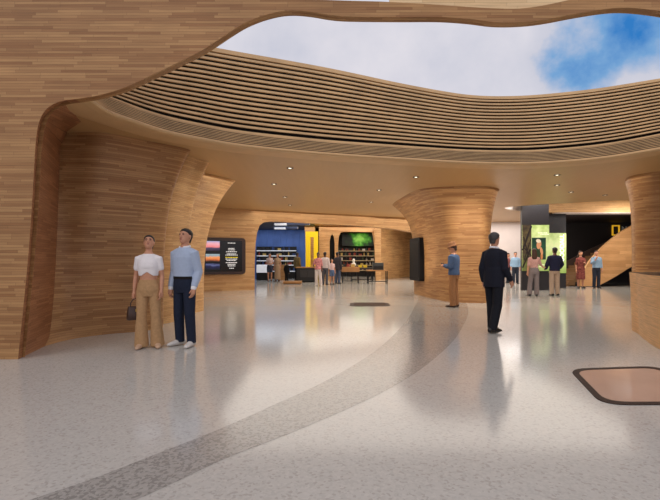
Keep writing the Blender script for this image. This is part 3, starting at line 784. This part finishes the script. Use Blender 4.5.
# ------------------------------------------------------------------ people
SKIN_L = plain('skin_light', (206, 154, 126), .5, var=.05); SKIN_T = plain('skin_tan', (196, 140, 110), .5, var=.05); SKIN_D = plain('skin_brown', (104, 68, 50), .5, var=.05)
HAIR_D = plain('hair_dark', (28, 20, 17), .5, var=.3, vscale=60); HAIR_B = plain('hair_brown', (66, 42, 28), .5, var=.3, vscale=60); HAIR_G = plain('hair_grizzled', (60, 56, 54), .5, var=.4, vscale=60)
def interp(tab, z):
    if z <= tab[0][0]: return tab[0][1:]
    for a, b in zip(tab, tab[1:]):
        if z <= b[0]:
            t = (z-a[0])/(b[0]-a[0]); t = t*t*(3-2*t)*.5+t*.5
            return tuple(x+(y-x)*t for x, y in zip(a[1:], b[1:]))
    return tab[-1][1:]
TORSO_M = [(.80, .120, .095), (.92, .160, .112), (1.06, .146, .105), (1.20, .160, .114), (1.33, .172, .118), (1.40, .160, .100), (1.45, .105, .078), (1.50, .060, .058)]
TORSO_F = [(.80, .125, .098), (.91, .172, .118), (1.07, .122, .092), (1.20, .140, .108), (1.29, .146, .122), (1.385, .132, .092), (1.44, .088, .070), (1.50, .050, .050)]
def person(label, loc, rz, H=1.75, female=False, skin=SKIN_L, hair='short', hair_mat=HAIR_D, pose=None, wear=(), vox=.008, head=(0, 0), detail=False, group=None, shoe=None, hat=None):
    pose = pose or {}
    t = thing('person', label, 'person', loc, rz, group)
    S = H/1.75
    t.scale = (S, S, S)
    tor = TORSO_F if female else TORSO_M
    lean = pose.get('lean', 0.)
    def sh(z): return -lean*max(0, z-.95)
    def ring(z, m=0.): rx, ry = interp(tor, z); return (z, 0, sh(z), rx+m, ry+m)
    shx = .142 if female else .162
    sy = sh(1.4)
    arms = {}
    for s, k in ((1, 'L'), (-1, 'R')):
        el, wr, hd = pose.get(k, ((.222 if not female else .195, .03, 1.11), (.235 if not female else .215, -.04, .87), (0.02, -.1, -1)))
        arms[k] = (Vector((s*shx, sy, 1.388)), Vector((s*el[0], el[1]+sh(el[2]), el[2])), Vector((s*wr[0], wr[1]+sh(wr[2]), wr[2])), Vector((s*hd[0], hd[1], hd[2])).normalized(), s)
    legs = {}
    for s, k in ((1, 'l'), (-1, 'r')):
        kn, an, ft = pose.get(k, ((.095, -.015, .48), (.10, .02, .085), (.15, -1)))
        legs[k] = (Vector((s*.088, 0, .86)), Vector((s*kn[0], kn[1], kn[2])), Vector((s*an[0], an[1], an[2])), Vector((s*ft[0], ft[1], 0)).normalized(), s)
    Mh = Matrix.Translation((0, sh(1.55), 1.545)) @ Euler((head[1], 0, head[0])).to_matrix().to_4x4() @ Matrix.Translation((0, 0, -1.545))
    bm = BM()
    zs = [.80, .86, .92, .99, 1.06, 1.13, 1.20, 1.27, 1.33, 1.38, 1.42, 1.455, 1.48, 1.50]
    stack(bm, [ring(z) for z in zs], 22, 2.3)
    nr = .048 if female else .056
    tube(bm, [(0, sh(1.42)+.01, 1.42), (0, sh(1.5)+.008, 1.5), Mh @ Vector((0, .012, 1.60))], [nr*1.2, nr, nr])
    hw = .070 if female else .075
    stack(bm, [(1.527, 0, -.045, .022, .024), (1.545, 0, -.035, .044, .052), (1.575, 0, -.016, .058, .078), (1.61, 0, -.002, .067, .092), (1.65, 0, .004, hw, .099), (1.69, 0, .006, hw, .099), (1.72, 0, .008, hw*.88, .086), (1.742, 0, .01, hw*.6, .06), (1.752, 0, .01, hw*.2, .02)], 20, 2.1, Mh)
    tube(bm, [Mh @ Vector((0, -.092, 1.662)), Mh @ Vector((0, -.104, 1.635)), Mh @ Vector((0, -.112, 1.615))], [.009, .012, .016], 8)
    for s in (1, -1):
        ell(bm, (s*(hw+.003), .01, 1.638), (.011, .022, .032), Mh, 8)
        ell(bm, (s*.03, -.086, 1.668), (.026, .012, .008), Mh, 8)
    ell(bm, (0, -.086, 1.581), (.026, .014, .011), Mh, 8)
    fr = max(.0088, vox*.8)
    for k in ('L', 'R'):
        a, e, w, d, s = arms[k]
        mid = (a+e)/2; fm = e.lerp(w, .35)
        q = .92 if female else 1.06
        tube(bm, [a+Vector((-s*.03, 0, .005)), a, mid, e, fm, w], [.058*q, .056*q, .048*q, .039*q, .041*q, .027*q], 12)
        # hand: palm, four fingers, thumb
        fwd = Vector((0, -1, 0)); side = (fwd - d*fwd.dot(d))
        if side.length < .3: side = Vector((-s, 0, 0)) - d*Vector((-s, 0, 0)).dot(d)
        side.normalize(); nrm = d.cross(side).normalized()
        if nrm.x*s > 0 and abs(nrm.x) > .2: nrm = -nrm
        grip = pose.get('grip'+k, .35)
        tube(bm, [w, w+d*.035, w+d*.085], [(.026, .026), (.034, .034), (.036, .030)], 10)
        for j, (o, ln) in enumerate(((.029, .072), (.010, .080), (-.010, .075), (-.028, .060))):
            b0 = w+d*.085+side*o; dd = d.copy(); pts = [b0-d*.02, b0]
            for g, fq in enumerate((.45, .32, .23)):
                ang = grip*(.6+.5*g); dd = (d*math.cos(grip*(g+1)*.8)+nrm*math.sin(grip*(g+1)*.8)); pts.append(pts[-1]+dd*ln*fq)
            tube(bm, pts, [fr*1.05, fr*1.05, fr, fr*.95, fr*.85], 8)
        b0 = w+d*.03+side*.026
        tube(bm, [b0, b0+(d*.7+side*.65)*.035+nrm*.004, b0+(d*.95+side*.55)*.062+nrm*.014], [fr*1.25, fr*1.1, fr*.95], 8)
    for k in ('l', 'r'):
        h, kn, an, f, s = legs[k]
        tube(bm, [h, h.lerp(kn, .45), kn, kn.lerp(an, .3)+Vector((0, .012, 0)), an], [.088, .074, .054, .053, .036], 14)
        tube(bm, [an+Vector((0, 0, -.035))-f*.035, an+Vector((0, 0, -.045))+f*.06, an+Vector((0, 0, -.058))+f*.14], [(.033, .030), (.034, .028), (.028, .016)], 10)
    me = remeshed(bm, vox, 2); link('body', me, skin, t)
    if detail:
        for s in (1, -1):
            b2 = BM(); ell(b2, (s*.030, -.0935, 1.650), (.012, .007, .006), Mh, 8); obj('eye', b2, plain('eye_dark', (24, 18, 16), .3), t, True)
            b2 = BM(); tube(b2, [Mh @ Vector((s*.014, -.100, 1.667)), Mh @ Vector((s*.034, -.097, 1.671)), Mh @ Vector((s*.05, -.084, 1.665))], [.003, .0042, .0025], 6); obj('eyebrow', b2, hair_mat, t, True)
        b2 = BM(); ell(b2, (0, -.097, 1.582), (.021, .006, .006), Mh, 8); obj('mouth', b2, plain('lips', (160, 84, 78), .45), t, True)
    # hair
    if hair:
        bm = BM()
        rr = [(1.635, 0, .045, hw+.004, .068), (1.66, 0, .034, hw+.011, .084), (1.69, 0, .022, hw+.013, .098), (1.715, 0, .013, hw+.010, .103), (1.742, 0, .010, hw*.85, .086), (1.762, 0, .012, hw*.5, .055), (1.77, 0, .012, .01, .012)]
        stack(bm, rr, 20, 2.1, Mh)
        stack(bm, [(1.56, 0, .07, .045, .03), (1.60, 0, .068, .058, .04), (1.66, 0, .06, .07, .05)], 14, 2, Mh)
        if hair == 'bun': ell(bm, (0, .085, 1.765), (.045, .045, .04), Mh)
        if hair == 'long':
            stack(bm, [(1.36, 0, .10, .07, .028), (1.45, 0, .095, .095, .04), (1.55, 0, .075, .092, .055), (1.64, 0, .05, .085, .07), (1.70, 0, .03, .08, .08)], 16, 2.2, Mh)
        link('hair', remeshed(bm, min(vox, .009) if detail else vox, 2), hair_mat, t)
    if hat:
        bm = BM()
        stack(bm, [(1.688, 0, .0, .138, .155), (1.70, 0, .0, .14, .158), (1.711, 0, .0, .108, .122), (1.77, 0, .004, .104, .116), (1.82, 0, .006, .09, .104), (1.832, 0, .006, .05, .06)], 24, 2, Mh)
        obj('hat', bm, hat, t, True)
    for wd in wear:
        ty = wd['t']; mat = wd['m']; mg = wd.get('g', .016)
        bm = BM()
        if ty in ('top', 'dress', 'jacket'):
            z0 = wd.get('hem', .88); zt = wd.get('neck', 1.475)
            z = z0; rg = []
            while z < 1.46:
                r = ring(z, mg+(wd.get('flare', 0)*max(0, 1.05-z)))
                if ty == 'jacket' and z < 1.15: r = (r[0], r[1], r[2], max(r[3], .168+mg), max(r[4], .118+mg))
                if ty == 'dress' and z < .9: r = (z, 0, 0, wd.get('w', .17)+wd.get('flare', 0)*(.9-z), .13+wd.get('flare', 0)*(.9-z))
                rg.append(r); z += .05
            r = ring(1.455, mg*.8); rg.append(r)
            r = ring(zt, mg*.5); rg.append(r)
            stack(bm, rg, 24, 2.3)
            sl = wd.get('sleeve', 2.)
            if sl > 0:
                for k in ('L', 'R'):
                    a, e, w, d, s = arms[k]
                    q = (.92 if female else 1.06)*wd.get('sw', 1.)
                    pts = [a+Vector((-s*.04, 0, .0)), a+Vector((s*.002, 0, -.002))]; rd = [.058*q+mg*.8, .058*q+mg*.8]
                    if sl <= 1: pts.append(a.lerp(e, sl)); rd.append((.058-.012*sl)*q+mg*.7)
                    else:
                        pts += [a.lerp(e, .5), e, e.lerp(w, (sl-1)*.5), e.lerp(w, sl-1)]; rd += [.054*q+mg*.5, .046*q+mg*.6, .044*q+mg*.5, .036*q+mg*.4]
                    tube(bm, pts, rd, 14)
            nm = wd.get('name', {'top': 'shirt', 'dress': 'dress', 'jacket': 'jacket'}[ty])
            me2 = remeshed(bm, vox*1.1, 3)
            if wd.get('twist'):
                for v in me2.vertices:
                    if v.co.y < 0 and v.co.z < 1.24: v.co.z += .06*max(0, 1-abs(v.co.x)/.09)*min(1, (1.24-v.co.z)/.06)
            link(nm, me2, mat, t)
        elif ty in ('trousers', 'shorts'):
            zt = wd.get('waist', 1.04); z = .80; rg = []
            while z < zt-.01: rg.append(ring(z, mg)); z += .05
            rg.append(ring(zt, mg))
            stack(bm, rg, 24, 2.3)
            kw = wd.get('knee', .066); aw = wd.get('ankle', .058); end = wd.get('end', 1.)
            for k in ('l', 'r'):
                h, kn, an, f, s = legs[k]
                lo_ = an+Vector((0, .0, wd.get('drop', -.02)))
                if ty == 'shorts': tube(bm, [h+Vector((0, 0, .03)), h.lerp(kn, .35), h.lerp(kn, .6)], [.10, .094, .09], 16)
                else: tube(bm, [h+Vector((0, 0, .03)), h.lerp(kn, .45), kn, kn.lerp(lo_, .5), lo_], [.098, .088, kw, (kw+aw)/2, aw], 16, rounded=False)
            link(ty, remeshed(bm, vox*1.1, 3), mat, t)
        elif ty == 'collar':
            tube(bm, [(.078*math.cos(a), .006+sh(1.48)+.076*math.sin(a), 1.487+.014*math.sin(a)) for a in [2*PI*q/14 - PI/2 for q in range(1, 14)]], [(.011, .019)]*13, 8)
            link('collar', remeshed(bm, .006, 1), mat, t)
        elif ty == 'cuff':
            for k in ('L', 'R'):
                a, e, w, d, s = arms[k]; b2 = BM()
                tube(b2, [e.lerp(w, .80), w+d*.004], [.046, .042], 12); link('cuff', remeshed(b2, .007, 1), mat, t)
            bm.free()
        elif ty == 'belt':
            z = wd.get('z', 1.03); stack(bm, [(z-.02,)+ring(z, mg)[1:], (z+.02,)+ring(z, mg)[1:]], 24, 2.3); obj('belt', bm, mat, t)
    if shoe:
        for k in ('l', 'r'):
            h, kn, an, f, s = legs[k]; bm = BM()
            base = Vector((an.x, an.y, an.z-.085))
            tube(bm, [base+Vector((0, 0, .048))-f*.055, base+Vector((0, 0, .048))+f*.05, base+Vector((0, 0, .036))+f*.13, base+Vector((0, 0, .028))+f*.19], [(.044, .046), (.048, .047), (.046, .036), (.034, .024)], 12)
            for v in bm.verts: v.co.z = max(v.co.z, an.z-.085+.002)
            link('shoe', remeshed(bm, max(.007, vox*.8), 2), shoe, t)
    return t, arms, S

def cloth(name, rgb, var=.1, vs=30): return plain('cloth_'+name, rgb, .8, spec=.2, var=var, vscale=vs)
def face(dx, dy):   # rotation so that the figure looks along (dx, dy)
    return math.atan2(dx, -dy)

# the couple in front of the left wall
pw, armsW, SW = person('woman in white crop tee and beige wide trousers looking up', (-2.72, 6.6, 0), face(.15, -1), 1.68, True, SKIN_T, 'bun', HAIR_D,
    {'L': ((.195, .02, 1.12), (.20, -.05, .89), (-.05, -.15, -1)), 'R': ((.20, .05, 1.12), (.215, .0, .87), (.0, -.05, -1)), 'gripR': .75,
     'l': ((.11, -.01, .48), (.13, .02, .085), (.25, -1)), 'r': ((.10, -.04, .48), (.10, -.02, .085), (.1, -1))},
    [{'t': 'trousers', 'm': cloth('beige', (176, 138, 98)), 'waist': 1.06, 'knee': .078, 'ankle': .108, 'drop': -.055, 'g': .010},
     {'t': 'top', 'm': cloth('white_tee', (232, 226, 226), .03), 'hem': 1.12, 'sleeve': .55, 'g': .014, 'neck': 1.46, 'twist': True}],
    .006, (.1, -.38), True, shoe=plain('shoe_tan', (196, 160, 130), .5))
person('man in light blue shirt and navy jeans beside the woman', (-2.22, 6.72, 0), face(-.4, -1), 1.78, False, SKIN_T, 'short', HAIR_D,
    {'L': ((.215, .05, 1.11), (.215, -.06, .88), (-.02, -.2, -1)), 'R': ((.212, .03, 1.11), (.215, -.05, .87), (-.0, -.1, -1)), 'l': ((.12, -.03, .48), (.13, .0, .085), (.25, -1)), 'r': ((.10, -.01, .48), (.11, .03, .085), (.35, -1))},
    [{'t': 'trousers', 'm': cloth('navy_jeans', (32, 38, 55)), 'knee': .078, 'ankle': .066, 'drop': -.03},
     {'t': 'belt', 'm': cloth('belt_dark', (26, 22, 22)), 'z': 1.025, 'g': .022},
     {'t': 'top', 'm': cloth('light_blue', (168, 181, 203), .04), 'hem': 1.03, 'sleeve': 1.86, 'g': .02, 'sw': 1.08},
     {'t': 'collar', 'm': cloth('white_collar', (232, 230, 232), .03)}, {'t': 'cuff', 'm': cloth('white_collar', (232, 230, 232))}],
    .006, (.02, -.2), True, shoe=plain('shoe_white', (206, 200, 194), .5))
# handbag hanging from the woman's right hand
R = Matrix.Rotation(face(.15, -1), 4, 'Z')
wr = armsW['R'][2]; hp = Vector((-2.72, 6.6, 0)) + R @ ((wr+Vector((-.002, -.012, -.105)))*SW) + Vector((.03, -.02, 0))
hb = thing('handbag', 'small dark brown handbag hanging from the woman\'s hand', 'bag', hp, face(1.1, -1))
bm = BM(); stack(bm, [(-.31, 0, 0, .105, .045), (-.30, 0, 0, .118, .055), (-.22, 0, 0, .118, .052), (-.13, 0, 0, .105, .036), (-.11, 0, 0, .10, .026)], 24, 4)
obj('bag_body', bm, plain('bag_brown', (62, 40, 30), .4), hb, True)
bm = BM(); tube(bm, [(-.07, 0, -.13), (-.066, 0, -.06), (-.035, 0, -.012), (0, 0, .0), (.035, 0, -.012), (.066, 0, -.06), (.07, 0, -.13)], [.007]*7, 8); obj('handle', bm, plain('bag_strap', (40, 26, 22), .4), hb, True)
bm = BM(); box(bm, -.018, .018, -.06, -.035, -.19, -.15, .003); obj('clasp', bm, plain('brass', (196, 160, 90), .3, .8), hb)

# businessman walking away
person('man in dark navy suit walking away across the hall', (2.98, 8.0, 0), face(1.5, 1), 1.80, False, SKIN_T, 'short', HAIR_G,
    {'lean': .03, 'L': ((.20, .07, 1.12), (.215, .0, .89), (0, -.2, -1)), 'R': ((.215, .0, 1.12), (.22, -.17, .92), (0, -.4, -1)),
     'l': ((.085, -.05, .48), (.085, -.06, .085), (.1, -1)), 'r': ((.09, .03, .48), (.085, .16, .10), (.15, -1))},
    [{'t': 'trousers', 'm': cloth('suit_dark', (24, 25, 32)), 'knee': .084, 'ankle': .074, 'drop': -.04},
     {'t': 'jacket', 'm': cloth('suit_navy', (27, 29, 40)), 'hem': .80, 'sleeve': 1.9, 'g': .020, 'sw': 1.05},
     {'t': 'collar', 'm': cloth('white_collar', (232, 230, 232))}, ],
    .007, (.1, 0), True, shoe=plain('shoe_black', (18, 16, 16), .3))
# man with hat
ph_, armsH, SH = person('man in brown hat, denim shirt and tan trousers by the column', (3.45, 12.25, 0), face(-1, .8), 1.74, False, SKIN_T, 'short', HAIR_B,
    {'L': ((.22, -.02, 1.13), (.10, -.24, 1.16), (-.35, -.9, .2)), 'R': ((.22, -.02, 1.13), (.10, -.24, 1.14), (-.35, -.9, .2)), 'gripR': .6, 'gripL': .6},
    [{'t': 'trousers', 'm': cloth('tan_chino', (150, 106, 70)), 'knee': .094, 'ankle': .086, 'g': .024, 'drop': -.04},
     {'t': 'top', 'm': cloth('denim', (76, 96, 128)), 'hem': .90, 'sleeve': 1.85, 'g': .032, 'sw': 1.2}],
    .009, (.1, .3), True, shoe=plain('shoe_brown', (70, 46, 34), .5), hat=plain('hat_brown', (132, 88, 54), .8))
R = Matrix.Rotation(face(-1, .8), 4, 'Z')
pp = Vector((3.45, 12.25, 0)) + R @ (Vector((0, -.33, 1.20))*SH)
bm = BM(); box(bm, -.075, .075, -.006, .006, -.04, .04, .004)
o = obj('phone', bm, BLACK); o.location = pp; o.rotation_euler = (.5, 0, face(-1, .8)); tag(o, 'dark phone held up by the man in the hat', 'phone')

HANG = {}
# poster viewers
person('woman with grey trousers and pale pink top pointing at the poster', (7.42, 16.0, 0), face(.25, 1), 1.72, True, SKIN_L, 'long', HAIR_B,
    {'R': ((.24, -.08, 1.16), (.36, -.24, 1.06), (.6, -.8, -.1)), 'l': ((.13, -.02, .48), (.17, .03, .085), (.2, -1)), 'r': ((.09, .0, .48), (.09, .0, .085), (.2, -1))},
    [{'t': 'trousers', 'm': cloth('grey_trousers', (128, 120, 122)), 'waist': 1.08, 'knee': .082, 'ankle': .086, 'drop': -.04},
     {'t': 'top', 'm': cloth('pink_top', (198, 158, 152)), 'hem': 1.02, 'sleeve': .9}], .012, (0, 0), shoe=plain('shoe_black', (18, 16, 16)))
person('man in navy sweater and light chinos seen from behind', (8.22, 16.1, 0), face(.1, 1), 1.76, False, SKIN_D, 'short', HAIR_D,
    {'L': ((.25, -.05, 1.13), (.22, -.2, 1.0), (0, -1, -.3)), 'R': ((.27, -.03, 1.14), (.27, -.2, 1.02), (.1, -1, -.2))},
    [{'t': 'trousers', 'm': cloth('light_chino', (176, 156, 138)), 'knee': .084, 'ankle': .074, 'drop': -.04},
     {'t': 'top', 'm': cloth('navy_sweater', (32, 36, 62)), 'hem': .9, 'g': .026, 'sw': 1.15}], .012, (0, 0), shoe=plain('shoe_black', (18, 16, 16)))
# pair by the stair
person('woman in dark red patterned dress near the staircase', (11.62, 20.4, 0), face(-.1, -1), 1.72, True, SKIN_T, 'long', HAIR_B,
    {'L': ((.20, -.05, 1.14), (.1, -.22, 1.18), (-.5, -.6, .3))},
    [{'t': 'dress', 'm': cloth('red_pattern', (128, 68, 62), .5, 14), 'hem': .42, 'sleeve': .9, 'w': .18, 'flare': .05, 'g': .014}], .013, (.2, 0), shoe=plain('shoe_black', (18, 16, 16)))
person('man in pale blue shirt with hand raised to his face near the staircase', (12.35, 20.4, 0), face(-.1, -1), 1.74, False, SKIN_T, 'short', HAIR_D,
    {'R': ((.24, -.08, 1.15), (.12, -.22, 1.36), (-.3, -.3, .9))},
    [{'t': 'trousers', 'm': cloth('dark_trousers', (44, 50, 62)), 'knee': .08, 'ankle': .07, 'drop': -.04},
     {'t': 'top', 'm': cloth('pale_blue', (140, 166, 190)), 'hem': .95, 'sleeve': 1.6, 'g': .022}], .013, (-.2, 0), shoe=plain('shoe_black', (18, 16, 16)))
# far pair left of the pillars
person('woman in dusky red top far back beside the pillar', (10.08, 24.9, 0), face(.6, -.4), 1.7, True, SKIN_T, 'long', HAIR_B, {},
    [{'t': 'trousers', 'm': cloth('dark_trousers', (44, 50, 62)), 'knee': .08, 'ankle': .07, 'drop': -.04}, {'t': 'top', 'm': cloth('dusky_red', (150, 92, 88)), 'hem': .85, 'sleeve': 1.7}], .016, shoe=plain('shoe_black', (18, 16, 16)))
person('person in light blue shirt far back beside the pillar', (10.2, 24.2, 0), face(-.3, -1), 1.74, False, SKIN_T, 'short', HAIR_D, {},
    [{'t': 'trousers', 'm': cloth('dark_trousers', (44, 50, 62)), 'knee': .08, 'ankle': .07, 'drop': -.04}, {'t': 'top', 'm': cloth('light_blue2', (146, 178, 206)), 'hem': .92, 'sleeve': 1.6, 'g': .022}], .016, shoe=plain('shoe_black', (18, 16, 16)))
# shop visitors
person('woman in pale top and dark shorts at the left of the shop', (-3.64, 26.6, 0), face(.1, -1), 1.72, True, SKIN_T, 'long', HAIR_B,
    {'L': ((.2, -.05, 1.12), (.1, -.22, 1.1), (-.5, -.6, .1)), 'R': ((.2, -.05, 1.12), (.1, -.22, 1.1), (-.5, -.6, .1))},
    [{'t': 'shorts', 'm': cloth('dark_shorts', (56, 62, 80))}, {'t': 'top', 'm': cloth('pale_top', (206, 182, 176)), 'hem': 1.0, 'sleeve': .6}], .015, shoe=plain('shoe_brown', (70, 46, 34)))
person('woman in long sand-coloured dress at the left of the shop', (-3.2, 26.8, 0), face(-.2, -1), 1.72, True, SKIN_T, 'long', HAIR_B, {},
    [{'t': 'dress', 'm': cloth('sand_dress', (182, 150, 120)), 'hem': .15, 'sleeve': .5, 'w': .18, 'flare': .03}], .015, shoe=plain('shoe_brown', (70, 46, 34)))
person('short person in dark clothes beside the low platform', (-2.5, 25.4, 0), face(.5, .8), 1.22, False, SKIN_D, 'short', HAIR_D, {},
    [{'t': 'trousers', 'm': cloth('black_cloth', (24, 24, 28)), 'knee': .08, 'ankle': .07, 'drop': -.04}, {'t': 'top', 'm': cloth('black_cloth', (24, 24, 28)), 'hem': .9, 'g': .03}], .015, shoe=plain('shoe_black', (18, 16, 16)))
person('man in olive jacket behind the black counter', (-2.0, 26.9, 0), face(.5, .6), 1.76, False, SKIN_D, 'short', HAIR_D, {},
    [{'t': 'trousers', 'm': cloth('black_cloth', (24, 24, 28)), 'knee': .08, 'ankle': .07, 'drop': -.04}, {'t': 'jacket', 'm': cloth('olive_jacket', (104, 88, 56)), 'hem': .8, 'g': .035, 'sw': 1.2}], .015, shoe=plain('shoe_black', (18, 16, 16)))
person('woman in pink patterned top and white trousers in front of the counter', (-.60, 22.2, 0), face(-.2, -1), 1.68, True, SKIN_D, 'bun', HAIR_D,
    {'R': ((.23, -.03, 1.14), (.2, -.16, 1.02), (-.3, -.6, .1)), 'l': ((.12, -.02, .48), (.15, .03, .085), (.2, -1))},
    [{'t': 'trousers', 'm': cloth('white_trousers', (214, 204, 202)), 'knee': .084, 'ankle': .08, 'drop': -.04}, {'t': 'top', 'm': cloth('pink_pattern', (206, 136, 138), .4, 12), 'hem': .86, 'sleeve': 1.2, 'g': .024}], .014, shoe=plain('shoe_white', (206, 200, 194)))
person('person in white shirt standing just behind the pink-topped woman', (-.26, 23.1, 0), face(.3, 1), 1.72, False, SKIN_D, 'short', HAIR_D, {},
    [{'t': 'trousers', 'm': cloth('grey_cloth', (84, 84, 92)), 'knee': .08, 'ankle': .07, 'drop': -.04}, {'t': 'top', 'm': cloth('white_shirt', (208, 196, 196)), 'hem': .9, 'g': .024}], .014, shoe=plain('shoe_black', (18, 16, 16)))
person('short person in pale pink top and blue shorts by the timber table', (.10, 23.4, 0), face(.2, -1), 1.36, True, SKIN_T, 'short', HAIR_B, {},
    [{'t': 'shorts', 'm': cloth('blue_shorts', (92, 112, 148))}, {'t': 'top', 'm': cloth('pale_pink', (214, 184, 184)), 'hem': .98, 'sleeve': .6}], .014, shoe=plain('shoe_brown', (70, 46, 34)))
person('person in dark grey coat next to the timber table', (.42, 24.2, 0), face(.6, .8), 1.74, False, SKIN_D, 'short', HAIR_D, {},
    [{'t': 'trousers', 'm': cloth('grey_blue', (74, 84, 106)), 'knee': .08, 'ankle': .07, 'drop': -.04}, {'t': 'jacket', 'm': cloth('dark_grey_coat', (58, 54, 60)), 'hem': .75, 'g': .03}], .014, shoe=plain('shoe_black', (18, 16, 16)))

# ------------------------------------------------------------------ light
w = bpy.data.worlds.new('sky'); scn.world = w; w.use_nodes = True; nt = w.node_tree; N = nt.nodes.new; L = nt.links.new
bg = nt.nodes['Background']
tc = N('ShaderNodeTexCoord')
n1 = N('ShaderNodeTexNoise'); n1.inputs['Scale'].default_value = 4.5; n1.inputs['Detail'].default_value = 9; n1.inputs['Roughness'].default_value = .55; L(tc.outputs['Generated'], n1.inputs['Vector'])
dt = N('ShaderNodeVectorMath'); dt.operation = 'DOT_PRODUCT'; L(tc.outputs['Generated'], dt.inputs[0]); dt.inputs[1].default_value = Vector((.625, 1, .49)).normalized()
mk = N('ShaderNodeMapRange'); L(dt.outputs['Value'], mk.inputs[0]); mk.inputs[1].default_value = .991; mk.inputs[2].default_value = 1.0; mk.inputs[3].default_value = 0; mk.inputs[4].default_value = .30
ad = N('ShaderNodeMath'); ad.operation = 'SUBTRACT'; L(n1.outputs['Fac'], ad.inputs[0]); L(mk.outputs[0], ad.inputs[1])
cr_ = N('ShaderNodeValToRGB'); L(ad.outputs[0], cr_.inputs['Fac'])
cr_.color_ramp.elements[0].position = .14; cr_.color_ramp.elements[0].color = lin((52, 124, 196))+(1,)
cr_.color_ramp.elements[1].position = .36; cr_.color_ramp.elements[1].color = lin((204, 205, 218))+(1,)
e = cr_.color_ramp.elements.new(.24); e.color = lin((120, 165, 212))+(1,)
e = cr_.color_ramp.elements.new(.6); e.color = lin((224, 221, 229))+(1,)
L(cr_.outputs['Color'], bg.inputs['Color']); bg.inputs['Strength'].default_value = 1.0

def area(name, loc, rot, sx, sy, e, col):
    l = bpy.data.lights.new(name, 'AREA'); l.shape = 'RECTANGLE'; l.size = sx; l.size_y = sy; l.energy = e; l.color = col
    o = bpy.data.objects.new(name, l); COL.objects.link(o); o.location = loc; o.rotation_euler = rot; return o
def spot(name, loc, tgt, e, col, ang=70, blend=.8, rad=.08):
    l = bpy.data.lights.new(name, 'SPOT'); l.energy = e; l.color = col; l.spot_size = math.radians(ang); l.spot_blend = blend; l.shadow_soft_size = rad
    o = bpy.data.objects.new(name, l); COL.objects.link(o); o.location = loc
    o.rotation_euler = (Vector(tgt)-Vector(loc)).to_track_quat('-Z', 'Y').to_euler(); return o
WARM = (1, .91, .79)
for (px, py), _ in DL:
    p = on_ceiling(px, py); spot('downlight_beam', (p.x, p.y, CZ-.03), (p.x, p.y, 0), 70, WARM, 120)
area('hall_wash', (2.6, 16.5, 3.44), (0, 0, 0), 12, 11, 620, WARM)  # hall and shop washes are added fill lamps without fixtures
area('shop_wash', (1.5, 25.5, 3.4), (0, 0, 0), 8, 7, 330, WARM)
area('blue_wash', (-3.4, 28.0, 3.40), (0, 0, 0), 5, 5, 130, (.8, .88, 1))
area('shelf_wash', (2.2, 32.5, 3.4), (0, 0, 0), 3, 2, 90, WARM)
area('right_wash', (11.5, 18, 4.3), (0, 0, 0), 4, 2, 90, (1, .95, .9))
area('cove_glow', (8.9, 18.5, 4.3), (0, 0, 0), 1, .6, 60, (1, .95, .9))
area('mid_wash', (6.6, 26, 3.44), (0, 0, 0), 3, 6, 240, WARM)  # added fill without a fixture, lifts the slanting wall left of the column
area('white_wall_wash', (9.0, 22.9, 3.44), (0, 0, 0), 5, 3.6, 170, (1, .95, .92))
area('stair_wash', (13.6, 19.2, 3.4), (math.radians(35), 0, 0), 2, 1, 70, WARM)
spot('column_glow', (2.0, 15.2, .4), (3.4, 15.6, 2.2), 70, WARM, 100)
spot('column_front', (4.0, 11.6, 3.42), (4.2, 13.4, 1.3), 240, WARM, 90)
spot('recess_glow', (-1.6, 9.4, 3.42), (-3.3, 9.7, 1.0), 55, WARM, 110, rad=.3)
spot('recess_glow', (-1.4, 11.8, 3.42), (-3.3, 11.2, 1.0), 55, WARM, 110, rad=.3)
spot('stair_fill', (11.2, 19.4, 3.4), (12.0, 22.6, .3), 130, WARM, 55)  # added lamp without a fixture, aimed to brighten the steps
sun = bpy.data.lights.new('sun', 'SUN'); sun.energy = .6; sun.angle = math.radians(25); sun.color = (1, .95, .88)
so = bpy.data.objects.new('sun', sun); COL.objects.link(so); so.rotation_euler = (math.radians(35), math.radians(-25), 0)

# ------------------------------------------------------------------ camera
cam = bpy.data.cameras.new('camera'); cam.lens = 24; cam.sensor_width = 36; cam.shift_y = 10/660
co = bpy.data.objects.new('camera', cam); COL.objects.link(co); co.location = (0, 0, EYE); co.rotation_euler = (PI/2, 0, 0)
scn.camera = co
scn.view_settings.view_transform = 'Standard'
scn.view_settings.exposure = 0.0
